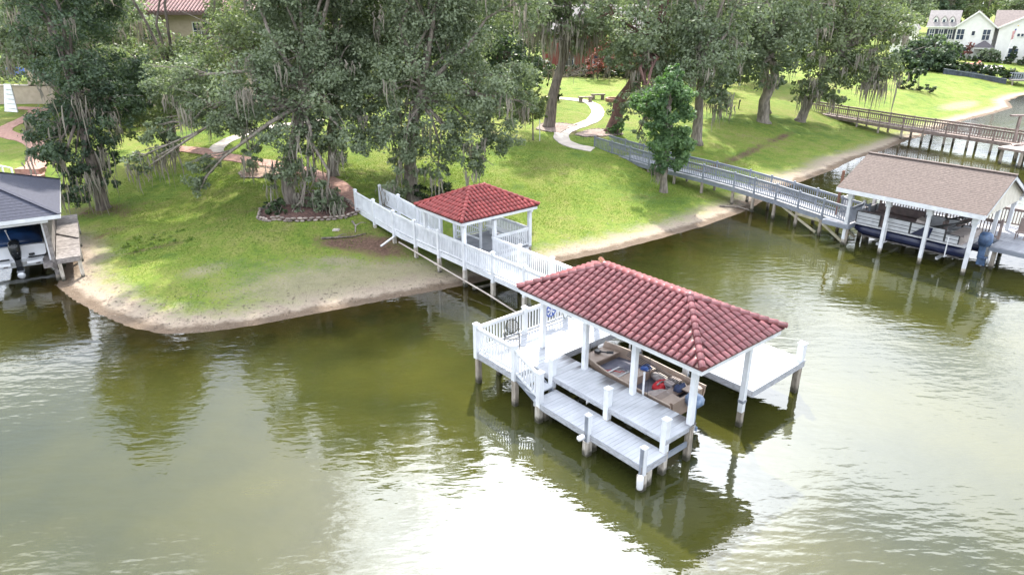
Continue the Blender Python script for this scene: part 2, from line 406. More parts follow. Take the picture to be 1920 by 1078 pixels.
def ground_material():
    m = bpy.data.materials.new('ground_mat'); n, l = nt(m)
    b = n['Principled BSDF']; b.inputs['Roughness'].default_value = 0.95; b.inputs['Specular IOR Level'].default_value = 0.2
    geo = n.new('ShaderNodeNewGeometry')
    def attr(nm): a = n.new('ShaderNodeAttribute'); a.attribute_name = nm; return a.outputs['Fac']
    def noise(s, d=5, ro=.55):
        t = n.new('ShaderNodeTexNoise'); t.inputs['Scale'].default_value = s; t.inputs['Detail'].default_value = d; t.inputs['Roughness'].default_value = ro
        l.new(geo.outputs['Position'], t.inputs['Vector']); return t.outputs['Fac']
    def math_(op, a, bb=None, c=None):
        k = n.new('ShaderNodeMath'); k.operation = op
        for i, x in enumerate((a, bb, c)):
            if x is None: continue
            if isinstance(x, (int, float)): k.inputs[i].default_value = x
            else: l.new(x, k.inputs[i])
        return k.outputs[0]
    def ramp(f, stops):
        r_ = n.new('ShaderNodeValToRGB'); e = r_.color_ramp.elements
        while len(e) < len(stops): e.new(0.5)
        for k, (p, c) in enumerate(stops): e[k].position = p; e[k].color = (*c, 1) if len(c) == 3 else c
        l.new(f, r_.inputs['Fac']); return r_.outputs['Color']
    def smooth(v, a, bb):
        r_ = n.new('ShaderNodeMapRange'); r_.interpolation_type = 'SMOOTHSTEP'
        r_.inputs['From Min'].default_value = a; r_.inputs['From Max'].default_value = bb
        l.new(v, r_.inputs['Value']); return r_.outputs[0]
    def mix(f, a, bb, mode='MIX'):
        k = n.new('ShaderNodeMixRGB'); k.blend_type = mode
        for i, x in (('Fac', f), ('Color1', a), ('Color2', bb)):
            if isinstance(x, (int, float)): k.inputs[i].default_value = x
            elif isinstance(x, tuple): k.inputs[i].default_value = (*x, 1)
            else: l.new(x, k.inputs[i])
        return k.outputs[0]
    big, mid, fine = noise(.16, 4), noise(.9, 6, .65), noise(7, 5, .7)
    g = math_('MULTIPLY_ADD', mid, .65, math_('MULTIPLY', big, .55))
    grass = ramp(g, [(.36, (.060,.115,.024)), (.47, (.112,.182,.030)), (.57, (.170,.235,.036)), (.68, (.225,.245,.060)), (.82, (.24,.205,.10))])
    grass = mix(math_('MULTIPLY', smooth(fine, .35, .7), .5), grass, (.045,.075,.016))
    sandc = ramp(math_('MULTIPLY_ADD', fine, .5, math_('MULTIPLY', mid, .5)), [(.35, (.24,.19,.145)), (.5, (.34,.28,.22)), (.7, (.44,.37,.30))])
    sd = attr('sd')
    wob = math_('MULTIPLY_ADD', math_('SUBTRACT', mid, .5), 3.2, math_('MULTIPLY', math_('SUBTRACT', fine, .5), 2.4))
    sdw = math_('ADD', sd, wob)
    wet = smooth(math_('ADD', sd, math_('MULTIPLY', math_('SUBTRACT', mid, .5), .9)), .45, 1.0)
    sandc = mix(wet, mix(1.0, sandc, (.44,.40,.37), 'MULTIPLY'), sandc)
    sparse = smooth(math_('ADD', math_('MULTIPLY', attr('sandp'), 1.5), math_('MULTIPLY', math_('SUBTRACT', fine, .5), 1.6)), .35, 1.15)
    c = mix(math_('MULTIPLY', sparse, .8), grass, mix(.45, sandc, (.17,.165,.085)))
    dd = smooth(math_('ADD', attr('dirt'), math_('MULTIPLY', math_('SUBTRACT', mid, .5), 1.5)), .22, 1.05)
    dirtc = ramp(fine, [(.35, (.075,.045,.032)), (.65, (.17,.105,.078))])
    c = mix(dd, c, dirtc)
    c = mix(smooth(sdw, .9, 2.9), sandc, c)
    under = ramp(mid, [(.4, (.060,.045,.018)), (.6, (.17,.125,.055))])
    c = mix(smooth(sd, -1.2, -.05), under, c)
    l.new(c, b.inputs['Base Color'])
    bp = n.new('ShaderNodeBump'); bp.inputs['Strength'].default_value = .7; bp.inputs['Distance'].default_value = .12
    l.new(math_('MULTIPLY_ADD', fine, .6, noise(25, 3)), bp.inputs['Height']); l.new(bp.outputs[0], b.inputs['Normal'])
    return m
gm.materials.append(ground_material())
ground = link('ground', gm); ground['kind'] = 'structure'

# lake surface: same grid, flat, only where the bed lies below it
wq = Q[(SD[Q] < 0.9).any(1)]
used = np.unique(wq); remap = np.full(len(P2), -1); remap[used] = np.arange(len(used))
wm = np_mesh('lake_water', np.column_stack([P2[used], np.zeros(len(used))]), remap[wq], None, True)
at = wm.attributes.new('depth', 'FLOAT', 'POINT'); at.data.foreach_set('value', np.maximum(-Z[used], 0).astype(np.float32))
def water_material():
    m = bpy.data.materials.new('water_mat'); n, l = nt(m)
    n.remove(n['Principled BSDF']); o = n['Material Output']
    geo = n.new('ShaderNodeNewGeometry')
    def noise(sc, rz, d, st=1.0):
        mp = n.new('ShaderNodeMapping'); mp.inputs['Rotation'].default_value = (0, 0, R(rz)); mp.inputs['Scale'].default_value = (1, st, 1)
        l.new(geo.outputs['Position'], mp.inputs['Vector'])
        t = n.new('ShaderNodeTexNoise'); t.inputs['Scale'].default_value = sc; t.inputs['Detail'].default_value = d; t.inputs['Roughness'].default_value = .45
        l.new(mp.outputs[0], t.inputs['Vector']); return t.outputs['Fac']
    a = noise(1.0, -22, 2, 2.6); bb = noise(3.0, -12, 3, 2.0)
    ad = n.new('ShaderNodeMath'); ad.operation = 'MULTIPLY_ADD'; ad.inputs[1].default_value = .30
    l.new(bb, ad.inputs[0]); l.new(a, ad.inputs[2])
    bp = n.new('ShaderNodeBump'); bp.inputs['Strength'].default_value = WAVE; bp.inputs['Distance'].default_value = .12
    l.new(ad.outputs[0], bp.inputs['Height'])
    body = n.new('ShaderNodeBsdfDiffuse')
    t = n.new('ShaderNodeTexNoise'); t.inputs['Scale'].default_value = .22; t.inputs['Detail'].default_value = 4
    l.new(geo.outputs['Position'], t.inputs['Vector'])
    rp = n.new('ShaderNodeValToRGB')
    rp.color_ramp.elements[0].position = .35; rp.color_ramp.elements[1].position = .68
    rp.color_ramp.elements[0].color = (.030,.034,.009,1); rp.color_ramp.elements[1].color = (.052,.052,.010,1)
    l.new(t.outputs['Fac'], rp.inputs['Fac']); l.new(rp.outputs[0], body.inputs['Color'])
    tr = n.new('ShaderNodeBsdfTransparent'); tr.inputs['Color'].default_value = (.80,.74,.42,1)
    dp = n.new('ShaderNodeAttribute'); dp.attribute_name = 'depth'
    mr = n.new('ShaderNodeMapRange'); mr.interpolation_type = 'SMOOTHSTEP'
    mr.inputs['From Min'].default_value = -.12; mr.inputs['From Max'].default_value = .75
    l.new(dp.outputs['Fac'], mr.inputs['Value'])
    m1 = n.new('ShaderNodeMixShader'); l.new(mr.outputs[0], m1.inputs['Fac']); l.new(tr.outputs[0], m1.inputs[1]); l.new(body.outputs[0], m1.inputs[2])
    gl = n.new('ShaderNodeBsdfGlossy'); gl.inputs['Roughness'].default_value = .018
    l.new(bp.outputs[0], gl.inputs['Normal'])
    fr = n.new('ShaderNodeFresnel'); fr.inputs['IOR'].default_value = WATER_IOR; l.new(bp.outputs[0], fr.inputs['Normal'])
    m2 = n.new('ShaderNodeMixShader'); l.new(fr.outputs[0], m2.inputs['Fac']); l.new(m1.outputs[0], m2.inputs[1]); l.new(gl.outputs[0], m2.inputs[2])
    l.new(m2.outputs[0], o.inputs['Surface'])
    return m
WAVE, WATER_IOR = 0.11, 1.9
wm.materials.append(water_material())
water = link('lake_water', wm); water['kind'] = 'structure'
# ------------------------------------------------------------------ dock frame: x = along the shore side (t), y = landward (s)
F = Frame(5.248, 16.887, 39.926)
RZ = F.rz

def tile_mesh(name, w, ln, mat, th=.072):
    mb = MB(); n = 6
    rings = []
    for y, sc, lift in ((-ln/2, 1.0, .036), (ln/2, .93, .0)):
        rings.append([(math.cos(math.pi*k/n)*w/2*sc, y, math.sin(math.pi*k/n)*th*sc + lift) for k in range(n+1)])
    o = 0; mb.v = rings[0] + rings[1]
    for k in range(n): mb.f.append((k, k+1, n+2+k, n+1+k))
    mb.f.append(tuple(range(n, -1, -1)))
    me = mb.mesh(name, mat)
    me.polygons.foreach_set('use_smooth', [True]*n + [False])
    return me, mb

def cap_mesh(name, w, ln, mat):
    mb = MB(); n = 7; rings = []
    for y, sc, lift in ((-ln/2, 1.0, .03), (ln/2, .84, .0)):
        rings.append([(math.cos(math.pi*(k/n*1.2-.1))*w/2*sc, y, math.sin(math.pi*(k/n*1.2-.1))*w/2*sc + lift) for k in range(n+1)])
    mb.v = rings[0] + rings[1]
    for k in range(n): mb.f.append((k, k+1, n+2+k, n+1+k))
    mb.f.append(tuple(range(n, -1, -1)))
    me = mb.mesh(name, mat); me.polygons.foreach_set('use_smooth', [True]*n + [False]); return me

def basis_euler(e, u, nn):
    return Matrix((e, u, nn)).transposed().to_euler()

def tile_roof(th, corners, ridge, mat, colw, rowl, individual, cap_w=.22):
    """hip roof; corners anticlockwise seen from above (frame coordinates), ridge two points; individual = slopes whose tiles are objects"""
    c = [Vector(p) for p in corners]; r1, r2 = [Vector(p) for p in ridge]
    slopes = [(c[0], c[1], r2, r1), (c[1], c[2], r2, None), (c[2], c[3], r1, r2), (c[3], c[0], r1, None)]
    base = MB()
    for a, b, p, q in slopes: base.poly(*([a, b, p] if q is None else [a, b, p, q]))
    base.poly(*[x - Vector((0,0,.06)) for x in reversed(c)])
    for i in range(4):
        a, b = c[i], c[(i+1) % 4]; dz = Vector((0,0,.06)); base.poly(a - dz, b - dz, b, a)
    th.part('roof_base', base, under_red)
    me, proto = tile_mesh('roof_tile', colw*.72, rowl*1.16, mat)
    stuff = MB()
    for si, (a, b, p, q) in enumerate(slopes):
        e = (b - a); L = e.length; e.normalize()
        up = (p - a) - e * (p - a).dot(e); S = up.length; up.normalize(); nn = e.cross(up)
        xp = (p - a).dot(e); xq = xp if q is None else (q - a).dot(e)
        x_lo, x_hi = min(xp, xq), max(xp, xq)
        ncol = int(L / colw); nrow = int(round(S / rowl)); rl = S / nrow
        eul = basis_euler(e, up, nn)
        rot = eul.to_matrix()
        for k in range(nrow):
            y = (k + .5) * rl - .02
            left, right = x_lo * y / S, L - (L - x_hi) * y / S
            for j in range(ncol):
                x = (j + .5) * L / ncol
                if x < left + colw*.42 or x > right - colw*.42: continue
                jit = random.uniform(-.008, .008)
                pos = a + e * (x + jit) + up * (y + jit) + nn * .004
                if si in individual:
                    th.inst('roof_tile', me, pos, (eul.x, eul.y, eul.z + random.uniform(-.02, .02)))
                else:
                    stuff._add([rot @ Vector(v) + pos for v in proto.v], proto.f)
    o = th.part('roof_tile', stuff, mat, smooth=False); o['kind'] = 'stuff'
    cm = cap_mesh('ridge_cap', cap_w, .36, mat)
    def caps(a, b):
        d = b - a; L = d.length; d.normalize(); n = max(1, round(L / .31))
        s = d.cross(Vector((0,0,1))).normalized(); nn = s.cross(d)
        eul = basis_euler(s, d, nn)
        for i in range(n): th.inst('ridge_cap', cm, a + d * (L * (i + .5) / n) + nn * .03, eul)
    caps(c[0], r1); caps(c[1], r2); caps(c[2], r2); caps(c[3], r1); caps(r1, r2)
    kn = MB().ell((0,0,0), (cap_w*.6, cap_w*.6, cap_w*.42), 8, 5).mesh('ridge_knob', mat, True)
    for p in (r1, r2): th.inst('ridge_knob', kn, p + Vector((0,0,.08)))

BAL = {}
def baluster_mesh(wd, h, mat):
    k = (wd, round(h, 2), mat.name)
    if k not in BAL: BAL[k] = MB().box(-wd/2, wd/2, -wd/2, wd/2, 0, h).mesh('baluster', mat)
    return BAL[k]

def railing(th, p, q, mat, h=1.0, gap=.13, bw=.045, joined=False, rail_w=.09, low=.12):
    """railing from p to q: points on the deck; rails are one part, balusters its sub-parts"""
    p, q = Vector(p), Vector(q); d = q - p; L = math.hypot(d.x, d.y)
    mb = MB()
    mb.bar(p + Vector((0,0,h-.03)), q + Vector((0,0,h-.03)), rail_w, .06)
    mb.bar(p + Vector((0,0,h-.11)), q + Vector((0,0,h-.11)), .04, .08)
    mb.bar(p + Vector((0,0,low)), q + Vector((0,0,low)), .045, .08)
    r_ = th.part('railing', mb, mat, porg=p)
    n = max(1, int(round(L / gap))); ang = math.atan2(d.y, d.x)
    me = baluster_mesh(bw, h - .14 - low, mat)
    if joined:
        s = MB()
        for i in range(1, n):
            c = p + d * (i / n); s.box(c.x-bw/2, c.x+bw/2, c.y-bw/2, c.y+bw/2, c.z+low, c.z+h-.13)
        o = th.part('baluster', s, mat, parent=r_, porg=p); o['kind'] = 'stuff'
    else:
        for i in range(1, n):
            th.inst('baluster', me, p + d * (i / n) + Vector((0,0,low+.02)), (0,0,ang), parent=r_)
    return r_

def capped_post(th, x, y, z0, z1, wd, mat, cap=True, name='post', cap_mat=None):
    mb = MB().box(x-wd/2, x+wd/2, y-wd/2, y+wd/2, z0, z1)
    o = th.part(name, mb, mat, porg=(x, y, z0))
    if cap:
        h = wd*.62; c = MB().loft([[(x-h,y-h,z1),(x+h,y-h,z1),(x+h,y+h,z1),(x-h,y+h,z1)], [(x-h,y-h,z1+.04),(x+h,y-h,z1+.04),(x+h,y+h,z1+.04),(x-h,y+h,z1+.04)], [(x-.02,y-.02,z1+.10),(x+.02,y-.02,z1+.10),(x+.02,y+.02,z1+.10),(x-.02,y+.02,z1+.10)]])
        th.part('post_cap', c, cap_mat or mat, parent=o, porg=(x, y, z1))
    return o

PIL = {}
def piling(th, x, y, z1, wd=.2, mat=None, z0=-1.4):
    mat = mat or piling_wood
    k = (wd, round(z1, 2), mat.name, z0)
    if k not in PIL:
        PIL[k] = MB().loft([[(sx*wd/2*f, sy*wd/2*f, z) for sx, sy in ((-1,-.8),(-.8,-1),(.8,-1),(1,-.8),(1,.8),(.8,1),(-.8,1),(-1,.8))] for z, f in ((z0,1.05),(.1,1.03),(z1,1.0))]).mesh('piling', mat)
    return th.inst('piling', PIL[k], (x, y, 0), (0,0,random.uniform(-.05,.05)))

PLK = {}
def planks(th, x0, x1, y0, y1, z, along, mat, pitch=.145, th_=.04, parent=None):
    """deck boards; along = axis the boards run along; boards advance along the other axis"""
    span = (y1 - y0) if along == 'x' else (x1 - x0)
    n = max(1, int(round(span / pitch))); pt = span / n; gap = .007
    ln = (x1 - x0) if along == 'x' else (y1 - y0)
    k = (round(ln, 3), round(pt, 4), mat.name, along)
    if k not in PLK:
        a, b = ln/2, (pt - gap)/2
        PLK[k] = (MB().box(-a, a, -b, b, -th_, 0) if along == 'x' else MB().box(-b, b, -a, a, -th_, 0)).mesh('plank', mat)
    for i in range(n):
        c = ((x0+x1)/2, y0 + (i+.5)*pt) if along == 'x' else (x0 + (i+.5)*pt, (y0+y1)/2)
        th.inst('plank', PLK[k], (c[0], c[1], z + random.uniform(-.003, .003)), (random.uniform(-.003,.003), random.uniform(-.003,.003), random.uniform(-.002,.002)))

# ---------------- boathouse
bh = Thing('boathouse', 'open white boathouse with red barrel tile hip roof standing over the tan boat', 'boathouse', F, (2.1, 3.9, 0))
ZE = 3.64
tile_roof(bh, [(0,7.84,ZE),(0,0,ZE),(4.25,0,ZE),(4.25,7.84,ZE)], [(2.125,5.72,4.55),(2.125,2.12,4.55)], tile_red, .252, .27, (0, 1))
fb = MB()
for (x0,x1,y0,y1) in ((.06,.10,.06,7.78),(4.15,4.19,.06,7.78),(.10,4.15,.06,.10),(.10,4.15,7.74,7.78)): fb.box(x0,x1,y0,y1,ZE-.24,ZE-.062)
bh.part('fascia', fb, white_paint)
bh.part('soffit', MB().box(.10,4.15,.10,7.74,ZE-.14,ZE-.10), white_paint)
for x in (.72, 3.55):
    bh.part('beam', MB().box(x-.09,x+.09,.45,7.45,ZE-.42,ZE-.143), white_paint)
for y in (.60, 7.25):
    bh.part('beam', MB().box(.812,3.458,y-.08,y+.08,ZE-.40,ZE-.143), white_paint)
for y in (.68, 2.95, 5.12, 7.28):
    bh.part('post', MB().box(.72-.085,.72+.085,y-.085,y+.085,1.262,ZE-.42), white_paint, porg=(.72,y,1.262))
    bh.part('post', MB().box(3.55-.085,3.55+.085,y-.085,y+.085,.55,ZE-.42), white_paint, porg=(3.55,y,.55))
    piling(bh, 3.55, y, .548, .18, piling_wood)
    if y < 7: bh.part('post_band', MB().box(3.55-.10,3.55+.10,y-.10,y+.10,.9,1.0), grey_paint, porg=(3.55,y,.9))

# ---------------- dock round the boathouse
dk = Thing('dock', 'white painted plank dock with two levels and steps around the red roofed boathouse', 'dock', F, (0, 4, 0))
planks(dk, -.50, .92, .58, 6.36, 1.26, 'x', grimy_deck, .16)          # upper walkway
planks(dk, -1.45, -.40, .58, 5.35, .76, 'x', white_deck, .16)         # lower landing
planks(dk, -1.40, 3.84, 6.376, 8.62, 1.262, 'x', white_deck, .16)     # platform
planks(dk, 3.86, 7.22, .52, 8.62, 1.264, 'x', white_deck, .16)        # far side deck
jb = MB()
for (x0,x1,y0,y1,z0,z1) in ((-.50,-.45,.60,6.36,1.07,1.218),(.86,.91,.60,6.36,1.02,1.218),(-.45,.86,.60,.65,1.07,1.218),
    (-1.45,-1.40,.60,5.33,.54,.718),(-.45,-.40,.60,5.33,.50,.718),(-1.40,-.45,.60,.65,.50,.718),(-1.40,-.45,5.28,5.33,.50,.718),
    (-1.40,-1.35,6.40,8.60,1.0,1.22),(-1.35,3.83,8.55,8.60,1.0,1.22),(-1.35,3.83,6.40,6.45,1.0,1.22),
    (3.88,3.93,.54,8.6,1.0,1.222),(7.15,7.20,.54,8.6,1.0,1.222),(3.93,7.15,.54,.59,1.0,1.222),(3.93,7.15,8.55,8.6,1.0,1.222)): jb.box(x0,x1,y0,y1,z0,z1)
dk.part('joist', jb, weathered_grey)
jj = MB()
for y in np.arange(1.4, 6.2, .8):
    jj.box(-.44,.85,y,y+.05,1.0,1.217)
    if y < 5: jj.box(-1.39,-.46,y,y+.05,.52,.717)
jj.box(-.42,.84,.62,.68,.52,.70)
dk.part('cross_brace', jj, grey_paint)
# steps between the platform and the lower landing
for i, (y, z) in enumerate(((6.09, 1.09), (5.62, .925))):
    dk.part('step', MB().box(-1.36,-.52,y-.25,y+.25,z-.05,z), white_deck, porg=(-.9,y,z))
sb = MB(); sb.bar((-1.33,6.36,1.12),(-1.33,5.36,.70),.05,.22); sb.bar((-.54,6.36,1.12),(-.54,5.36,.70),.05,.22)
dk.part('stair_stringer', sb, grey_paint)
# mooring posts with white sleeves
for y in (.71, 2.98, 5.53):
    o = capped_post(dk, -.42, y, .78, 1.86, .19, white_paint, name='mooring_post')
    piling(dk, -.42, y, .775, .2, pale_piling)
for y in (.62, 2.80):
    o = capped_post(dk, -1.46, y, .50, 1.40, .15, white_paint, name='mooring_post')
    dk.part('rub_strip', MB().box(-1.575,-1.537,y-.05,y+.05,.52,1.42), grey_paint, parent=o, porg=(-1.55,y,.52))
    piling(dk, -1.47, y, .49, .23, pale_piling); piling(dk, -1.16, y+.05, .49, .2, pale_piling)
for x, y, z in ((.70,.66,1.2),(.70,2.95,1.2),(.70,5.12,1.2),(-1.12,5.1,.5),(-.36,6.5,1.0),(-1.33,6.42,1.0),(-1.33,8.5,1.0),(-.35,8.5,1.0),(.8,7.3,1.2),(2.2,8.5,1.2),(3.6,8.5,1.2),(2.3,6.5,1.2),
                (7.05,2.9,1.2),(7.05,5.4,1.2),(7.05,8.4,1.2),(4.0,5.4,1.2)): piling(dk, x, y, z-.003, .19)
piling(dk, -1.38, 5.12, .62, .22, pale_piling); piling(dk, 7.0, .66, 1.2, .22, piling_wood)
# railing of the platform
posts_ = [(-1.36, 8.55), (-1.36, 6.42), (.95, 8.55), (3.1, 8.55)]
for x, y in posts_: capped_post(dk, x, y, 1.0, 2.34, .17, white_paint)
capped_post(dk, -1.38, 5.10, .60, 1.86, .19, white_paint)
capped_post(dk, 7.06, .66, 1.15, 1.90, .22, white_paint); capped_post(dk, 7.1, 6.35, 1.15, 2.2, .18, white_paint)
railing(dk, (-1.36,8.45,1.264), (-1.36,6.52,1.264), white_paint, gap=.145)
railing(dk, (-1.26,8.55,1.264), (.85,8.55,1.264), white_paint, gap=.145)
railing(dk, (1.05,8.55,1.264), (3.0,8.55,1.264), white_paint, gap=.145)
railing(dk, (-1.38,6.32,1.22), (-1.38,5.20,.80), white_paint, gap=.145)

# ---------------- white pier from the garden to the dock
S_PTS = [8.64, 22.4, 27.4]; Z_PTS = [1.22, 1.22, 1.62]
def pz(s): return float(np.interp(s, S_PTS, Z_PTS))
pr = Thing('pier', 'long white railed boardwalk from the brick path through the small gazebo to the dock', 'pier', F, (4.7, 18, 0))
planks(pr, 3.96, 5.46, 8.66, 22.4, 1.22, 'x', white_deck, .17)
n_ = 29
for i in range(n_):
    y = 22.4 + (i+.5)*5.0/n_
    pr.inst('plank', PLK[(1.5, round(13.74/81, 4), 'white_deck', 'x')] if (1.5, round(13.74/81, 4), 'white_deck', 'x') in PLK else MB().box(-.75,.75,-.08,.08,-.04,0).mesh('plank', white_deck), (4.71, y, pz(y)), (math.atan2(.4, 5.0), 0, 0))
sk = MB()
for x in (3.93, 5.49):
    sk.bar((x,8.7,1.09),(x,22.4,1.09),.05,.26); sk.bar((x,22.4,1.09),(x,27.4,1.49),.05,.26)
pr.part('skirt_board', sk, white_paint)
near_s = [9.75, 11.95, 14.2, 16.42, 18.65, 20.85, 23.05, 25.2, 27.3]
for i, s in enumerate(near_s):
    for x in (3.88, 5.54):
        if s in (16.42, 18.65) and x > 5: continue
        tall = s == 16.42
        if not tall: capped_post(pr, x, s, pz(s)-.35, pz(s)+1.12, .15, white_paint)
        else: pr.part('post', MB().box(x-.075,x+.075,s-.075,s+.075,pz(s)-.35,pz(s)+.98), white_paint, porg=(x,s,.9))
        piling(pr, x, s, pz(s)-.353, .18, pale_piling if x < 5 else piling_wood)
for a_, b_ in zip(near_s[:-1], near_s[1:]):
    for x in (3.88, 5.54):
        if x > 5 and a_ in (16.42, 18.65) : continue
        railing(pr, (x, a_+.08, pz(a_)), (x, b_-.08, pz(b_)), white_paint, h=1.03, gap=.137, bw=.048)
railing(pr, (3.88, 8.7, 1.22), (3.88, 9.67, 1.22), white_paint, h=1.03, gap=.137, bw=.048)

# ---------------- gazebo on the pier
gb = Thing('gazebo', 'small white gazebo with bright red tile hip roof beside the long white pier', 'gazebo', F, (6, 18.1, 0))
GE = 3.42
def hip(th, t0, t1, s0, s1, ze, ra, rb, *k):
    # ridge runs along t: rotate the corner order so that the long slopes come first
    tile_roof(th, [(t0,s0,ze),(t1,s0,ze),(t1,s1,ze),(t0,s1,ze)], [ra, rb], *k)
hip(gb, 3.52, 8.42, 16.1, 20.1, GE, (5.52,18.1,4.36), (6.45,18.1,4.36), tile_brick, .225, .262, (0, 3), .2)
fb = MB()
for (x0,x1,y0,y1) in ((3.57,3.61,16.15,20.05),(8.33,8.37,16.15,20.05),(3.61,8.33,16.15,16.19),(3.61,8.33,20.01,20.05)): fb.box(x0,x1,y0,y1,GE-.22,GE-.062)
gb.part('fascia', fb, white_paint); gb.part('soffit', MB().box(3.61,8.33,16.19,20.01,GE-.13,GE-.09), white_paint)
for x in (3.88, 8.08):
    gb.part('beam', MB().box(x-.08,x+.08,16.25,19.95,GE-.36,GE-.133), white_paint)
for x, y in ((3.88,16.42),(5.75,16.42),(8.08,16.42),(3.88,19.8),(5.75,19.8),(8.08,19.8)):
    gb.part('post', MB().box(x-.085,x+.085,y-.085,y+.085, 1.23 if x > 5 else 2.22, GE-.36), white_paint, porg=(x,y,1.23))
    piling(gb, x, y, 1.15, .17, piling_wood) if x > 5 else None
planks(gb, 5.52, 8.2, 16.34, 19.9, 1.22, 'x', grey_deck, .17)
gb.part('skirt_board', MB().box(5.54,8.16,16.36,16.41,.96,1.178).box(8.11,8.16,16.41,19.85,.96,1.178).box(5.54,8.11,19.8,19.85,.96,1.178), white_paint)
for p_, q_ in (((5.84,16.42,1.22),(8.0,16.42,1.22)), ((8.08,16.51,1.22),(8.08,19.7,1.22)), ((8.0,19.8,1.22),(5.84,19.8,1.22))):
    railing(gb, p_, q_, white_paint, h=1.0, gap=.135, bw=.05)
gb.part('bench', MB().box(7.55,7.98,16.6,19.6,1.62,1.67).box(7.7,7.8,17,17.1,1.222,1.62).box(7.7,7.8,19.2,19.3,1.222,1.62), white_paint)
gb.part('screen_rail', MB().box(5.70,5.80,17.5,17.6,1.222,2.9).bar((5.75,17.6,2.3),(5.75,19.72,2.3),.05,.08).bar((5.75,17.6,1.75),(5.75,19.72,1.75),.05,.08), white_paint)

# pipe along the pier, loose white board on the bank
pv = Thing('pipe', 'long pale pipe sloping along the pilings under the white pier', 'pipe', F, (3.7, 18, 0))
pv.part('pipe_run', MB().tube([(3.66,22.2,.85),(3.66,18.6,.60),(3.68,14.3,.28),(3.72,12.1,.02)], .04, 8), concrete, smooth=True)
pv.part('pipe_collar', MB().tube([(3.66,18.5,.592),(3.66,18.75,.612)], .06, 8), concrete)
bd = Thing('white_board', 'loose white board leaning out from a piling of the pier onto the bank', 'board', F, (3.0, 22.3, .5))
bd.part('board', MB().bar((3.84,22.95,.98),(2.75,22.6,.72),.10,.06), white_paint)

# ---------------- patio chair, wheel ornament, hose, fenders
def chair(fr, org, face):
    t = Thing('patio_chair', 'dark wrought iron patio chair with round lattice back on the white platform', 'chair', fr, org)
    t.e.rotation_euler = (0, 0, fr.rz + face); O = Vector(org)
    def P(n, mb, **k): mb.v = [tuple(Vector(v) + O) for v in mb.v]; return t.part(n, mb, black_metal, **k)
    a = MB()
    ring = [(.23*math.cos(i*math.pi/10), .24 + .10*(.55+.28*math.sin(i*math.pi/10)-.3), .72+.27*math.sin(i*math.pi/10)) for i in range(21)]
    a.tube(ring, .016, 6)
    for k in range(-3, 4):
        w_ = .07*k; hh = math.sqrt(max(.01, 1-(w_/.23)**2))
        a.tube([(w_, .25, .72-.26*hh), (w_, .29, .72+.26*hh)], .009, 5)
        zz = .72+.075*k; ww = .23*math.sqrt(max(.01, 1-(.075*k/.27)**2)); a.tube([(-ww,.27,zz),(ww,.27,zz)], .009, 5)
    P('backrest', a)
    s = MB(); s.tube([(-.25,-.25,.44),(.25,-.25,.44),(.23,.24,.42),(-.23,.24,.42),(-.25,-.25,.44)], .016, 6)
    for k in range(-4, 5): s.tube([(.05*k,-.25,.44),(.05*k,.24,.42)], .008, 5)
    P('seat', s)
    for sx in (-1, 1):
        P('armrest', MB().tube([(sx*.25,.26,.66),(sx*.30,.0,.68),(sx*.30,-.22,.66),(sx*.27,-.26,.60)], .017, 6))
        P('leg', MB().tube([(sx*.27,-.26,.60),(sx*.26,-.25,.44),(sx*.29,-.33,.0)], .017, 6))
        P('leg', MB().tube([(sx*.23,.25,.50),(sx*.24,.24,.42),(sx*.28,.34,.0)], .017, 6))
chair(F, (-.15, 8.0, 1.266), R(-40))
wh = Thing('wheel_ornament', 'round blue and white spoked disc hung on the white railing near the boathouse post', 'ornament', F, (2.2, 8.44, 1.75))
rim = MB(); rim.tube([(2.2+.24*math.cos(k*math.pi/12), 8.44, 1.9+.24*math.sin(k*math.pi/12)) for k in range(25)], .03, 6); wh.part('rim', rim, M('ornament_blue', (.06,.12,.42), rough=.5))
dsc = MB(); dsc.tube([(2.2,8.43,1.9),(2.2,8.46,1.9)], .21, 16); wh.part('disc', dsc, white_paint)
for k in range(6):
    aa = k*math.pi/3; bl = MB().poly(*[(2.2+r_*math.cos(aa+o_), 8.425, 1.9+r_*math.sin(aa+o_)) for r_, o_ in ((.03,0),(.2,-.25),(.2,.25))])
    bl.poly(*[(2.2+r_*math.cos(aa+o_), 8.418, 1.9+r_*math.sin(aa+o_)) for r_, o_ in ((.03,0),(.2,-.25),(.2,.25))]); wh.part('blade', bl, MATS['ornament_blue'])
hs = Thing('garden_hose', 'grey hose looped over the corner post at the end of the platform railing', 'hose', F, (2.9, 8.35, 1.27))
hs.part('hose_loop', MB().tube([(2.85+.16*math.sin(k*.5), 8.30-.02*k/6, 1.35+.45+.38*math.cos(k*.5)) for k in range(14)], .02, 6), M('hose_grey', (.25,.26,.24), rough=.6), smooth=True)
hs.part('hose_nozzle', MB().tube([(2.95,8.2,1.55),(3.02,8.1,1.50)], .03, 8), black_metal)
